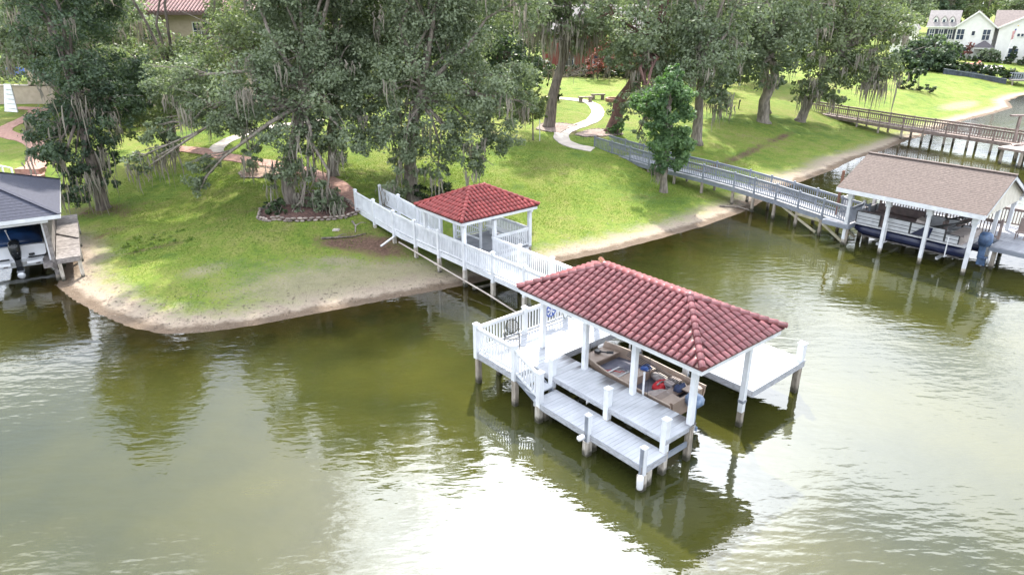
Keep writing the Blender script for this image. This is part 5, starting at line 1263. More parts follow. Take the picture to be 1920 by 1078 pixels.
shrub('topiary', 'clipped two tier topiary on the sunlit slope', 'topiary', [(55.6,102.6,.5,1.0),(57.2,102.0,.5,1.0),(58.8,101.4,.45,.9),(56.6,102.4,2.2,1.1),(57.6,102.2,2.2,.9)], .32, 26, leaf_shrub, seed=6)
shrub('shrub', 'low ivy mound at the foot of the reddish leaning trunk', 'shrub', [(9.3,63.0,.5,.6),(9.8,62.8,.9,.6),(8.8,63.1,.3,.5)], .2, 22, leaf_bright, seed=7)
shrub('hedge', 'dark clipped hedge at the back of the central lawn', 'hedge', [(4+1.5*k,104.5-.2*k,.8,1.2) for k in range(10)], .36, 20, leaf_shrub, seed=8)
shrub('flowering_shrub', 'tall shrub with coral pink flowers against the red brick house', 'shrub', [(12,101,3.6,1.6),(13.4,101.5,2.4,1.5),(11.2,101,1.8,1.3),(13.0,101,5.0,1.3)], .34, 16, leaf_pink, seed=9)
shrub('shrub', 'bushy mid green shrub under the mossy oak by the curved path', 'shrub', [(2.0,71,.9,1.3),(.4,72,1.0,1.5),(-1.4,72,1.2,1.6),(3.6,72.5,.6,.9)], .27, 20, leaf_dark, seed=10)
shrub('shrub', 'small dark pointed shrub at the bend of the pale path', 'shrub', [(5.2,80.6,.5,.5),(5.2,80.6,1.2,.45),(5.2,80.6,1.8,.3)], .25, 20, leaf_shrub, seed=11)
shrub('hedge', 'low clipped hedge between the sloping lawn and the swimming pool', 'hedge', [(73.0+1.0*k,124.0-.36*k,1.15,1.35) for k in range(12)], .42, 24, leaf_shrub, seed=12)
FH = Frame(91.2, 146.0, -32.0)
def fh(x, y, z, r_): w_ = FH.w((x, y, 0)); return (w_.x, w_.y, z, r_)
for k, x in enumerate((7.0, 9.4, 12.0)):
    shrub('conical_shrub', ['clipped conical shrub nearest the flagpole', 'clipped conical shrub in the middle of the three by the cream house wall', 'clipped conical shrub farthest right by the cream house wall'][k], 'shrub', [fh(x,-3.2,.9,1.0),fh(x,-3.2,1.9,.75),fh(x,-3.2,2.8,.45)], .42, 26, leaf_shrub, 'clipped conical shrubs by the cream wall', 20+k)
shrub('shrub', 'dark bushy shrub left of the red flowers by the porch', 'shrub', [fh(-2.6,-2.6,1.6,1.7),fh(-4.2,-2.4,1.2,1.4),fh(-5.8,-1.6,1.1,1.3)], .45, 24, leaf_dark, seed=24)
shrub('flowering_shrub', 'red flowering shrub by the white house porch', 'shrub', [fh(-.4,-3.0,1.3,1.0),fh(-.2,-3.0,2.6,.8)], .42, 18, leaf_pink, seed=25)
shrub('shrub', 'spreading silvery shrub in front of the small dark porch roof', 'shrub', [fh(3.2,-4.2,1.5,1.6),fh(4.4,-4.4,1.1,1.3),fh(2.2,-4.2,1.0,1.1)], .45, 22, leaf_oak, seed=26)
shrub('hedge', 'low dark hedge along the foot of the white house garden', 'hedge', [fh(-4+1.5*k,-5.4,.35,.95) for k in range(13)], .42, 20, leaf_shrub, seed=36)
shrub('shrub', 'reddish bromeliad bed plant at the foot of the pale garden wall', 'shrub', [(-47.2,73.4,.4,.7),(-46.4,73.0,.4,.6)], .3, 14, leaf_dark, seed=27)
shrub('shrub', 'sparse scrubby bush in the stone ringed bed beside the pale path', 'shrub', [(-18.6,48.9,.4,.5),(-18.0,48.6,.4,.45),(-18.4,49.4,.7,.4)], .17, 10, leaf_oak, seed=28)
for k, (x, y) in enumerate(((-33.5,64.5),(-40.5,62.0))):
    shrub('shrub', ['yellow green bush below the tan house', 'dark low bush inside the bend of the brick path'][k], 'shrub', [(x,y,1.0,1.5),(x+1.6,y-.3,.9,1.3),(x-1.5,y+.3,.8,1.2)], .27, 18, [leaf_pale, leaf_dark][k], seed=29+k)
# ------------------------------------------------------------------ paths, beds, garden things
def ribbon(name, pts, wd, mat, lift=.05, kind='structure'):
    P = [Vector((x, y, 0)) for x, y in pts]; fine = []
    for i in range(len(P)-1):
        p0, p1, p2, p3 = P[max(0,i-1)], P[i], P[i+1], P[min(len(P)-1,i+2)]
        n = max(2, int((p2-p1).length/.5))
        for k in range(n):
            t = k/n; fine.append(.5*((2*p1)+(p2-p0)*t+(2*p0-5*p1+4*p2-p3)*t*t+(-p0+3*p1-3*p2+p3)*t**3))
    fine.append(P[-1]); mb = MB(); rings = []
    for i, p in enumerate(fine):
        d = (fine[min(i+1,len(fine)-1)] - fine[max(i-1,0)]).normalized(); nrm = Vector((-d.y, d.x, 0))
        w_ = wd/2*(1+.04*math.sin(i*1.7)); a_, b_ = p + nrm*w_, p - nrm*w_
        za, zb = gz(a_.x,a_.y)+lift, gz(b_.x,b_.y)+lift; zc = gz(p.x,p.y)+lift
        rings.append([(a_.x,a_.y,za-.3),(a_.x,a_.y,za),(p.x,p.y,zc+.01),(b_.x,b_.y,zb),(b_.x,b_.y,zb-.3)])
    mb.loft(rings); o = link(name, mb.mesh(name, mat)); o['kind'] = kind; return o
brick_path = M('brick_path', (.42,.25,.20), (.28,.15,.12), 5, .9, bump=.3)
ribbon('path', [(6.6,57.0),(5.5,57.6),(4.6,59.1),(4.3,61.3),(4.8,63.8),(6.3,66.3),(7.7,68.8),(8.6,72),(9.0,75),(8.8,78.6),(7.5,80.9),(5.8,82.2),(3.6,83)], 1.35, concrete)
ribbon('brick_path', [(-9.0,40.9),(-11.0,44.1),(-12.3,45.8),(-14.1,48.0),(-18.1,51.1),(-21.2,53.1),(-25.1,55.8),(-28,56.5)], 1.3, brick_path)
ribbon('brick_path', [(-23.5,55),(-23.9,58),(-22,63),(-18,67)], 1.2, concrete)
ribbon('brick_path', [(-52,74.5),(-49.0,73.4),(-47.0,68.2),(-46.4,64.5),(-44.6,61.8),(-41.0,59.4),(-38.2,56.5),(-36.6,53.5),(-35.2,50.6),(-34.2,48.4)], 1.5, brick_path)
ribbon('brick_path', [(-49.0,73.4),(-44,74.6),(-39,74)], 1.5, brick_path)
bs = Thing('brick_steps', 'short flight of red brick steps at the end of the left garden path', 'steps', WORLD, (-34.6,49.6,gz(-34.6,49.6)))
for k in range(3):
    x, y = -35.4+.45*k, 50.6-.9*k; z = gz(x, y)+.36-.10*k
    bs.part('step', MB().box(x-.9,x+.9,y-.4,y+.4,z-.5,z), brick_path, porg=(x,y,z))
def stones(th, pts, rows=2, closed=False, sz=.32):
    base = [MB().ell((0,0,0), (.5,.34,.26), 7, 5) for _ in range(4)]; ms = []
    for i, b in enumerate(base):
        r_ = random.Random(i); b.v = [tuple(c*(1+r_.uniform(-.16,.16)) for c in v) for v in b.v]; ms.append(b.mesh('stone', stone_mat))
    P = [Vector((x, y, 0)) for x, y in pts]
    if closed: P.append(P[0])
    for i in range(len(P)-1):
        L = (P[i+1]-P[i]).length; n = max(1, int(L/sz))
        for k in range(n):
            p = P[i].lerp(P[i+1], (k+.5)/n)
            for j in range(rows):
                pp = p + Vector((random.uniform(-.04,.04), random.uniform(-.04,.04), 0)) + (P[i+1]-P[i]).normalized()*(sz*.5*(j%2))
                g_ = gz(pp.x, pp.y); s_ = sz*random.uniform(.9,1.15)
                ang = math.atan2(P[i+1].y-P[i].y, P[i+1].x-P[i].x)+random.uniform(-.25,.25)
                th.inst('stone', ms[random.randrange(4)], (pp.x, pp.y, g_+.05+.14*j), (random.uniform(-.15,.15), random.uniform(-.15,.15), ang), scale=(s_, s_*.8, s_*.75))
def bed(name, label, poly, rows, closed=True, soil=mulch, skip=0):
    cx, cy = sum(p[0] for p in poly)/len(poly), sum(p[1] for p in poly)/len(poly)
    t = Thing(name, label, 'flower bed', WORLD, (cx, cy, gz(cx, cy)))
    mb = MB(); R_ = 5; n = len(poly); vs = []
    for k in range(R_+1):
        f = k/R_
        for (x, y) in poly:
            X, Y = cx+(x-cx)*f, cy+(y-cy)*f; vs.append((X, Y, gz(X, Y)+.06+.07*(1-f)))
    mb.v = vs
    for k in range(R_):
        for i in range(n): mb.f.append((k*n+i, k*n+(i+1)%n, (k+1)*n+(i+1)%n, (k+1)*n+i))
    t.part('soil', mb, soil)
    stones(t, poly[skip:], rows, closed); return t
bed('planter_bed', 'mulched planter ringed with stacked tan stones round the oak near the pier', [(-15.3,40.9),(-14.95,39.6),(-14.2,38.85),(-12.9,38.5),(-11.9,38.7),(-11.2,38.9),(-9.9,39.35),(-9.15,40.0),(-9.9,41.4),(-11.2,42.9),(-13.0,43.2),(-14.6,42.5)], 2)
bed('planter_bed', 'small stone ringed bed on the sunny lawn beside the pale path', [(-19.6,49.2),(-18.8,47.9),(-17.4,47.5),(-16.2,48.0),(-17.0,49.2),(-18.6,50.2)], 1, soil=M('straw', (.34,.24,.18), (.18,.12,.09), 6, .95))
bed('planter_bed', 'grey mulch bed round the foot of the leaning mossy oak', [(2.2,64.2),(3.2,63.2),(4.3,62.8),(5.0,64.6),(6.2,66.6),(4.6,67.0),(2.8,66.4)], 1, soil=M('grey_mulch', (.30,.23,.20), (.16,.12,.105), 5, .95))
bed('planter_bed', 'grey mulch bed inside the bend of the path under the reddish leaning trunk', [(5.6,62.4),(6.4,61.4),(8.4,62.2),(10.0,63.0),(9.6,64.8),(7.8,65.0),(6.6,64.0)], 1, soil=MATS['grey_mulch'])
bed('planter_bed', 'dark triangular bed edged with pale stones inside the curve of the brick path', [(-44.5,66.5),(-42,64.0),(-39.6,63.0),(-39.5,66.5),(-42.5,68.5)], 1)
# driftwood, branches and litter on the bank
def log(name, label, cat, pts, r_, mat, seed):
    P = [(x, y, gz(x, y)+h) for x, y, h in pts]; t = Thing(name, label, cat, WORLD, P[0])
    t.part('stick', MB().tube(P, [r_*(1-.6*i/(len(P)-1)) for i in range(len(P))], 6), mat, smooth=True)
    p = Vector(P[1]); t.part('side_branch', MB().tube([p, p+Vector((.3,.25,.12)), p+Vector((.55,.3,.08))], [r_*.6,r_*.4,r_*.15], 5), mat); return t
log('fallen_branch', 'dark fallen branch lying on the brown patch near the planter', 'branch', [(-10.6,36.9,.05),(-9.8,37.0,.10),(-9.0,37.3,.06),(-8.3,37.8,.05)], .06, bark, 1)
log('fallen_branch', 'pale stripped branch lying below the planter stones', 'branch', [(-9.3,39.0,.05),(-9.0,38.4,.12),(-8.9,37.8,.05)], .07, bark_pale, 2)
log('driftwood', 'bleached driftwood caught at the shore beneath the grey boardwalk', 'driftwood', [(14.2,46.2,.05),(15.4,46.0,.10),(16.6,45.2,.02)], .07, bark_pale, 3)
log('driftwood', 'dark driftwood pole lying in the shallows under the white pier', 'driftwood', [(-1.9,31.4,.18),(-.6,32.2,.18),(.8,33.4,.05)], .09, piling_wood, 4)
lt = Thing('stone_slab', 'small pale slab lying on the lawn below the planter', 'slab', WORLD, (-10.0,37.9,gz(-10,37.9))); z0 = lt.org.z
lt.part('slab', MB().loft([[(-10.2,37.75,z0),(-9.85,37.8,z0),(-9.8,38.0,z0),(-10.15,38.0,z0)],[(-10.18,37.77,z0+.09),(-9.87,37.82,z0+.1),(-9.82,37.98,z0+.09),(-10.13,37.98,z0+.1)]]), concrete)
# bare brush heap left of the hedge
bp_ = Thing('brush_pile', 'heap of bare grey branches piled along the back hedge', 'brush', WORLD, (7.5,102.6,gz(7.5,102.6))); mb = MB(); z0 = bp_.org.z; r_ = random.Random(3)
for k in range(90):
    x, y = 7.5+r_.uniform(-3.5,3.5), 102.8+r_.uniform(-.8,.8); a_ = r_.uniform(0,6.3); l_ = r_.uniform(.8,2.2); h = r_.uniform(.1,1.6)
    mb.tube([(x,y,z0+h*.4),(x+l_*.5*math.cos(a_),y+.3*math.sin(a_),z0+h),(x+l_*math.cos(a_),y+.5*math.sin(a_),z0+h*.6)],[.06,.04,.015],4)
o = bp_.part('branches', mb, bark_pale); o['kind'] = 'stuff'
def stone_bench(label, x, y, rz):
    z0 = gz(x, y); t = Thing('stone_bench', label, 'bench', WORLD, (x,y,z0), 'stone benches beside the curved path')
    t.e.rotation_euler = (0,0,rz)
    t.part('seat', MB().box(x-.8,x+.8,y-.25,y+.25,z0+.48,z0+.60), stone_mat)
    for s in (-1, 1): t.part('leg', MB().box(x+s*.55-.16,x+s*.55+.16,y-.2,y+.2,z0,z0+.478), stone_mat)
stone_bench('pale stone bench nearest the curved path', 8.2,79.8,.2); stone_bench('pale stone bench farther back behind the first stone bench', 9.8,81.8,.1)
fr_ = Thing('fire_ring', 'low ring of red bricks beside the stone benches', 'fire pit', WORLD, (11.6,80.6,gz(11.6,80.6))); z0 = fr_.org.z
bm_ = MB().box(-.2,.2,-.12,.12,0,.35).mesh('brick', brick_path)
for k in range(14): a_ = k*2*math.pi/14; fr_.inst('brick', bm_, (11.6+.95*math.cos(a_),80.6+.95*math.sin(a_),z0), (0,0,a_+math.pi/2))
gp = Thing('garden_post', 'small dark marker post standing alone on the sunny lawn', 'post', WORLD, (25.3,79.5,gz(25.3,79.5))); z0 = gp.org.z
gp.part('shaft', MB().tube([(25.3,79.5,z0-.1),(25.32,79.5,z0+.75)], .07, 6), black_metal); gp.part('top', MB().ell((25.36,79.5,z0+.85),(.1,.1,.16),8,5), black_metal)
# left garden
gw_ = Thing('garden_wall', 'pale rendered garden wall at the left edge', 'wall', WORLD, (-53,78,gz(-53,78))); z0 = gw_.org.z; tanw = M('tan_render', (.50,.41,.33), (.42,.34,.27), 2, .9)
gw_.part('wall_panel', MB().box(-62,-49.2,77.6,77.9,z0-.4,z0+1.9), tanw); gw_.part('coping', MB().box(-62,-49.1,77.5,78.0,z0+1.903,z0+2.02), concrete); gw_.part('terrace', MB().box(-52,-44.5,78.2,82,z0-.4,z0+.5), concrete)
aw = Thing('blue_canopy', 'blue canvas canopy standing behind the pale garden wall', 'canopy', WORLD, (-56,82,gz(-56,82))); z0 = aw.org.z
aw.part('canvas', MB().loft([[(-60,80.5,z0+2.7),(-52,80.5,z0+2.7),(-52,83.5,z0+2.7),(-60,83.5,z0+2.7)],[(-57.5,81.5,z0+3.4),(-54.5,81.5,z0+3.4),(-54.5,82.5,z0+3.4),(-57.5,82.5,z0+3.4)]]), blue_c)
for x in (-59.8,-52.2):
    for y in (80.7,83.3): aw.part('leg', MB().box(x-.06,x+.06,y-.06,y+.06,z0,z0+2.7), pvc_white)
ld = Thing('leaning_panel', 'white louvred panel leaning at the left edge of the garden', 'panel', WORLD, (-50.6,72.6,gz(-50.6,72.6))); z0 = ld.org.z
ld.part('panel_face', MB().loft([[(-51.6,72.3,z0),(-49.9,71.7,z0),(-49.9,71.85,z0),(-51.6,72.45,z0)],[(-51.6,73.2,z0+2.6),(-50.7,72.9,z0+2.6),(-50.7,73.05,z0+2.6),(-51.6,73.35,z0+2.6)]]), pvc_white)
for k in range(5): ld.part('louvre', MB().bar((-51.5,72.40+.16*k,z0+.3+.45*k),(-50.1-.12*k,71.86+.18*k,z0+.3+.45*k),.04,.08), alu)
pa = Thing('palm_shrub', 'spiky agave like palm growing from a red brown base by the garden wall', 'plant', WORLD, (-47.8,75.6,gz(-47.8,75.6))); z0 = pa.org.z
pa.part('stem', MB().tube([(-47.8,75.6,z0-.1),(-47.8,75.6,z0+.7)], [.35,.22], 8), bark_red)
for k in range(26):
    a_ = k*2.4; e_ = .5+.9*((k*7)%10)/10; l_ = 1.5; c = Vector((-47.8,75.6,z0+.65)); d = Vector((math.cos(a_)*math.cos(e_), math.sin(a_)*math.cos(e_), math.sin(e_))); s_ = d.cross(Vector((0,0,1))).normalized()*.09
    m_ = c+d*l_*.55; tpt = c+d*l_+Vector((0,0,-.35)); pa.part('frond', MB().poly(c-s_*.4,c+s_*.4,m_+s_,m_-s_).poly(m_-s_,m_+s_,tpt), leaf_bright, porg=c)
wr = Thing('white_handrail', 'white tubular handrail leading down beside the blue roofed boathouse', 'handrail', WORLD, (-36.2,47.8,gz(-36.2,47.8))); z0 = wr.org.z
for s in (0, .9):
    wr.part('rail', MB().tube([(-39.2+s,46.6-s*.4,z0+.9),(-36.6+s,48.6-s*.4,z0+1.6),(-35.8+s,48.4-s*.4,z0+1.5),(-35.7+s,48.3-s*.4,z0)], .07, 8), pvc_white, smooth=True)
    wr.part('leg', MB().tube([(-37.5+s,47.9-s*.4,z0-.2),(-37.5+s,47.9-s*.4,z0+1.35)], .06, 6), pvc_white)

# ------------------------------------------------------------------ houses
glass = M('window_glass', (.05,.07,.10), (.03,.04,.06), 1, .08)
trim = M('house_trim', (.74,.73,.70), (.66,.65,.62), 3, .6)
def window(th, x, y, z, w_, h, shutter=None, grid=(2,2), fr=trim):
    """window on a wall facing -y of its frame, its face at y"""
    o = th.part('window', MB().box(x-w_/2,x+w_/2,y-.05,y-.01,z,z+h), glass, porg=(x,y,z))
    t_ = .09; m1 = MB().box(x-w_/2-t_,x+w_/2+t_,y-.09,y-.005,z+h,z+h+t_).box(x-w_/2-t_,x+w_/2+t_,y-.12,y-.005,z-t_,z).box(x-w_/2-t_,x-w_/2,y-.09,y-.005,z,z+h).box(x+w_/2,x+w_/2+t_,y-.09,y-.005,z,z+h)
    for k in range(1, grid[0]): xx = x-w_/2+w_*k/grid[0]; m1.box(xx-.035,xx+.035,y-.075,y-.052,z,z+h)
    for k in range(1, grid[1]): zz = z+h*k/grid[1]; m1.box(x-w_/2,x+w_/2,y-.072,y-.053,zz-.035,zz+.035)
    th.part('frame', m1, fr, parent=o, porg=(x,y,z))
    if shutter:
        for s in (-1, 1): th.part('shutter', MB().box(x+s*(w_/2+.32)-.2,x+s*(w_/2+.32)+.2,y-.08,y-.004,z-.05,z+h+.05), shutter, parent=o, porg=(x,y,z))
def gable_body(th, x0, x1, y0, y1, z0, ze, zr, wall, roof, ov=.35, axis='y'):
    """walls with a gable roof; axis = direction of the ridge"""
    if axis == 'y':
        xm = (x0+x1)/2; pr_ = [(x0,z0),(x1,z0),(x1,ze),(xm,zr),(x0,ze)]
        th.part('wall', MB().loft([[(x,y0,z) for x, z in pr_],[(x,y1,z) for x, z in pr_]]), wall)
        k = (zr-ze)/(xm-x0); m1 = MB()
        for s, xe in ((-1,x0-ov),(1,x1+ov)):
            m1.loft([[(xe,y0-ov,ze-k*ov+.02),(xm,y0-ov,zr+.02),(xm,y0-ov,zr+.2),(xe,y0-ov,ze-k*ov+.2)],[(xe,y1+ov,ze-k*ov+.02),(xm,y1+ov,zr+.02),(xm,y1+ov,zr+.2),(xe,y1+ov,ze-k*ov+.2)]])
        rf = th.part('roof', m1, roof)
        m2 = MB()
        for xe in (x0-ov, x1+ov): m2.bar((xe,y0-ov-.03,ze-k*ov+.08),(xm,y0-ov-.03,zr+.08),.05,.24)
        th.part('rake_board', m2, trim, parent=rf, porg=tuple(rf['po']))
    else:
        ym = (y0+y1)/2; pr_ = [(y0,z0),(y1,z0),(y1,ze),(ym,zr),(y0,ze)]
        th.part('wall', MB().loft([[(x0,y,z) for y, z in pr_],[(x1,y,z) for y, z in pr_]]), wall)
        k = (zr-ze)/(ym-y0); m1 = MB()
        for ye in (y0-ov, y1+ov):
            m1.loft([[(x0-ov,ye,ze-k*ov+.02),(x0-ov,ym,zr+.02),(x0-ov,ym,zr+.2),(x0-ov,ye,ze-k*ov+.2)],[(x1+ov,ye,ze-k*ov+.02),(x1+ov,ym,zr+.02),(x1+ov,ym,zr+.2),(x1+ov,ye,ze-k*ov+.2)]])
        rf = th.part('roof', m1, roof); th.part('fascia', MB().box(x0-ov,x1+ov,y0-ov-.05,y0-ov-.003,ze-k*ov-.02,ze-k*ov+.2), trim, parent=rf, porg=tuple(rf['po']))
cream_w = M('cream_wall', (.76,.75,.71), (.70,.69,.65), 1.5, .85); white_w = M('white_wall', (.76,.75,.71), (.70,.69,.65), 1.5, .85)
roof_pink = M('roof_pink', (.19,.155,.145), (.14,.115,.108), 3, .85); roof_tan = M('roof_tan', (.24,.22,.215), (.19,.175,.17), 3, .85); dark_sh = M('shutter_dark', (.05,.055,.08), rough=.6)
wh_ = Thing('white_house', 'large cream and white two storey house with gables and three small dormers', 'house', FH, (0, 0, 2.2)); G0 = 2.0
gable_body(wh_, -3.2, 3.2, -.5, 9, G0, 8.7, 11.3, cream_w, roof_tan)
gable_body(wh_, -8.2, -3.25, 1.0, 8.5, G0, 8.6, 11.35, white_w, roof_tan, axis='x')
gable_body(wh_, 3.25, 20, 2.0, 11, G0, 8.6, 11.4, cream_w, roof_pink, axis='x')
gable_body(wh_, 3.9, 14.4, -1.2, 2.0, G0, 8.5, 11.2, cream_w, roof_pink)
window(wh_, -2.35,-.5,6.2,1.2,1.9,None,(2,2)); window(wh_, 2.0,-.5,6.2,1.2,1.9); window(wh_, -.2,-.5,7.0,.5,.8,None,(1,1)); window(wh_, -1.5,-.5,3.0,1.4,1.8)
for x in (-7.4,-5.8,-4.2): window(wh_, x, 1.0, 6.2, .75, 1.8, dark_sh)
for x in (-7.3,-5.0): window(wh_, x, 1.0, 2.9, .9, 1.8, dark_sh)
for k in range(6): window(wh_, 7.2+.62*k, -1.2, 7.0, .42, .5, None, (1,1))
for x in (7.0, 10.5): window(wh_, x, -1.2, 3.0, 1.5, 1.8)
for x in (-7.2,-5.7,-4.3):
    y0 = 1.75; d_ = wh_.part('dormer', MB().loft([[(x-.42,y0,9.0),(x+.42,y0,9.0),(x+.42,y0,9.9),(x,y0,10.45),(x-.42,y0,9.9)],[(x-.42,y0+2.2,9.0),(x+.42,y0+2.2,9.0),(x+.42,y0+2.2,9.9),(x,y0+2.2,10.45),(x-.42,y0+2.2,9.9)]]), white_w, porg=(x,y0,9))
    wh_.part('dormer_roof', MB().bar((x-.28,y0-.1,10.22),(x-.28,y0+2.2,10.22),.78,.06,(math.sin(-.9),0,math.cos(.9))).bar((x+.28,y0-.1,10.22),(x+.28,y0+2.2,10.22),.78,.06,(math.sin(.9),0,math.cos(.9))), roof_tan, parent=d_, porg=(x,y0,9))
    wh_.part('dormer_window', MB().box(x-.2,x+.2,y0-.03,y0-.003,9.25,9.85), glass, parent=d_, porg=(x,y0,9))
wh_.part('porch_roof', MB().loft([[(.2,-2.4,4.9),(3.8,-2.4,4.9),(3.8,-.52,4.9),(.2,-.52,4.9)],[(1.9,-1.0,6.1),(2.1,-1.0,6.1),(2.1,-.52,6.1),(1.9,-.52,6.1)]]), M('porch_slate', (.10,.09,.10), rough=.8)); wh_.part('porch_beam', MB().box(.3,3.7,-2.3,-2.15,4.6,4.897), trim)
for x in (.4, 3.6): wh_.part('porch_column', MB().tube([(x,-2.22,G0),(x,-2.22,4.6)], .12, 8), trim)
wh_.part('door', MB().box(1.5,2.5,-.56,-.503,G0,4.3), dark_sh)
nh = Thing('neighbour_house', 'narrow pale house with blue gable window left of the white house', 'house', FH, (-14, 6, 2.4))
gable_body(nh, -14.8, -10.4, 5.0, 13, G0, 8.0, 10.6, white_w, roof_tan); window(nh, -12.0, 5.0, 7.2, .9, 1.6, None, (1,2)); window(nh, -13.6, 5.0, 5.2, .8, 1.4); window(nh, -11.4, 5.0, 4.0, .9, 1.6)
HZ = gz(-32, 76)
th_ = Thing('tan_house', 'tan rendered two storey house with purple brown barrel tile roof behind the oaks', 'house', WORLD, (-30, 80, HZ))
th_.part('wall', MB().box(-38.4,-20,75.2,88,HZ-.3,12.1), tanw); th_.part('side_wing', MB().box(-52,-38.45,77.5,88,HZ-.3,10.6), tanw)
tilep = M('tile_purple', (.30,.17,.16), (.18,.10,.10), 3, .7)
th_.part('roof', MB().loft([[(-39.2,74.3,12.1),(-19,74.3,12.1),(-19,89,12.1),(-39.2,89,12.1)],[(-34,81.4,15.3),(-24.5,81.4,15.3),(-24.5,81.9,15.3),(-34,81.9,15.3)]]), M('roof_under', (.07,.04,.045), rough=.8))
rt = MB()
for k in range(56):
    x = -39.0+.36*k; f = min(1, (x+39.2)/5.2, (-19-x)/5.5); y1, z1 = 74.3+7.1*f, 12.1+3.2*f
    rt.tube([(x,74.25,12.2),(x,y1,z1+.1)], .11, 6)
o = th_.part('roof_tile', rt, tilep); o['kind'] = 'stuff'
hr_ = MB().tube([(-39.2,74.3,12.25),(-34,81.4,15.45)], .2, 8).tube([(-19,74.3,12.25),(-24.5,81.4,15.45)], .2, 8); th_.part('hip_cap', hr_, M('tile_pale', (.45,.33,.30), rough=.8))
th_.part('eave_board', MB().box(-39.2,-19,74.18,74.28,11.85,12.12), M('eave_brown', (.12,.08,.07), rough=.7))
th_.part('wing_roof', MB().loft([[(-53,76.6,10.6),(-38.5,76.6,10.6),(-38.5,89,10.6),(-53,89,10.6)],[(-48,82.4,13),(-40,82.4,13),(-40,82.8,13),(-48,82.8,13)]]), tilep)
for x in (-36.8,-31.5,-26.5): window(th_, x, 75.2, 9.6, 1.5, 1.5)
for x in (-36.5,-31,-26): window(th_, x, 75.2, 4.6, 1.6, 2.0)
for x in (-46.6,-44.9): window(th_, x, 77.5, 7.8, 1.1, 2.0)
brickw = M('brick_wall', (.27,.085,.065), (.19,.055,.045), 6, .9)
bk_ = Thing('brick_house', 'red brick house glimpsed behind the coral flowering shrub', 'house', WORLD, (14, 116, 3.2))
gable_body(bk_, 5, 24, 110, 120, 2.9, 9.0, 12.5, brickw, roof_tan, axis='x'); window(bk_, 8.5,110,4.2,1.5,1.8); window(bk_, 13,110,4.2,1.5,1.8); window(bk_, 20.5,110,5.6,1.8,2.4); window(bk_, 8.5,110,7,1.3,1.5)
gable_body(bk_, 24.05, 34, 108, 119, 2.9, 9.4, 12.8, white_w, roof_tan, axis='x'); window(bk_, 28,108,5.2,1.8,2.2); window(bk_, 31.5,108,5.2,1.5,2.0)
# pool, wall, bridge and flag on the right
FP2 = Frame(81.5, 131.5, -32.0); pzv = max(gz(81.5,131.5), gz(78,128))+.15
po = Thing('swimming_pool', 'small swimming pool with wide pale coping in front of the white house', 'pool', FP2, (0,0,pzv))
po.part('coping', MB().box(-6,6,-3.6,-2.4,pzv-.9,pzv+.1).box(-6,6,2.4,3.6,pzv-.9,pzv+.1).box(-6,-4.2,-2.4,2.4,pzv-.9,pzv+.1).box(4.2,6,-2.4,2.4,pzv-.9,pzv+.1), M('coping_pale', (.62,.57,.54), rough=.8)); po.part('pool_water', MB().box(-4.2,4.2,-2.4,2.4,pzv-.9,pzv-.02), M('pool_blue', (.10,.14,.20), rough=.05))
for k in range(2):
    lo = Thing('pool_lounger', ['white pool lounger at the left end of the pool', 'coral pool float lying on the far coping of the pool'][k], ['lounger', 'float'][k], FP2, (-6.6 if k == 0 else 1.5, .6 if k == 0 else 3.0, pzv)); x, y = lo.org.x, lo.org.y
    if k == 0: lo.part('seat', MB().box(x-.35,x+.35,y-.9,y+.6,pzv+.3,pzv+.38), pvc_white); lo.part('backrest', MB().bar((x,y+.6,pzv+.36),(x,y+1.1,pzv+.95),.7,.07), pvc_white); [lo.part('leg', MB().box(x+a_,x+a_+.06,y+b_,y+b_+.06,pzv-.2,pzv+.3), pvc_white) for a_ in (-.33,.27) for b_ in (-.8,.5)]
    else: lo.part('float_ring', MB().tube([(x+1.3*math.cos(j*math.pi/8),y+.45*math.sin(j*math.pi/8),pzv+.25) for j in range(17)], .2, 8), M('coral', (.62,.22,.18), rough=.5), smooth=True); lo.part('float_head', MB().ell((x+.9,y,pzv+.55),(.25,.2,.3),8,6), MATS['coral'], smooth=True)
rw = Thing('retaining_wall', 'dark slatted retaining wall under the clipped hedge by the pool', 'wall', WORLD, (77,120,gz(77,120)))
navyw = M('slate_board', (.075,.085,.115), (.045,.055,.075), 2, .8, rnd=.2); mesh_b = None
A_, B_ = Vector((72.6,122.2,0)), Vector((81.4,118.9,0)); ang = math.atan2(B_.y-A_.y, B_.x-A_.x); bmh = MB().box(-.22,.22,-.06,.06,-.5,.78).mesh('board', navyw)
for k in range(20): p_ = A_.lerp(B_, (k+.5)/20); rw.inst('board', bmh, (p_.x,p_.y,gz(p_.x,p_.y)), (0,0,ang))
rw.part('cap_rail', MB().bar((A_.x,A_.y,gz(A_.x,A_.y)+.83),(B_.x,B_.y,gz(B_.x,B_.y)+.83),.22,.08), grey_paint)
fb_ = Thing('footbridge', 'mauve grey railed footbridge at the far right shore', 'bridge', WORLD, (86,117.4,.9)); r0 = Vector((81.8,118.6,1.25)); r1 = Vector((95,115.6,1.35))
fb_.part('deck', MB().bar(r0,r1,1.6,.2), old_wood); off = Vector((.17,.75,0))
for s in (-1, 1): railing(fb_, r0+off*s+Vector((0,0,.1)), r1+off*s+Vector((0,0,.1)), grey_paint, h=1.05, gap=.35, bw=.1, joined=True)
for k in range(5): p_ = r0.lerp(r1, k/4); piling(fb_, p_.x, p_.y-.6, 1.15, .2)
fg = Thing('flagpole', 'white flagpole with a limp red and white striped flag before the white house', 'flagpole', WORLD, (93.2,138.8,gz(93.2,138.8))); z0 = fg.org.z
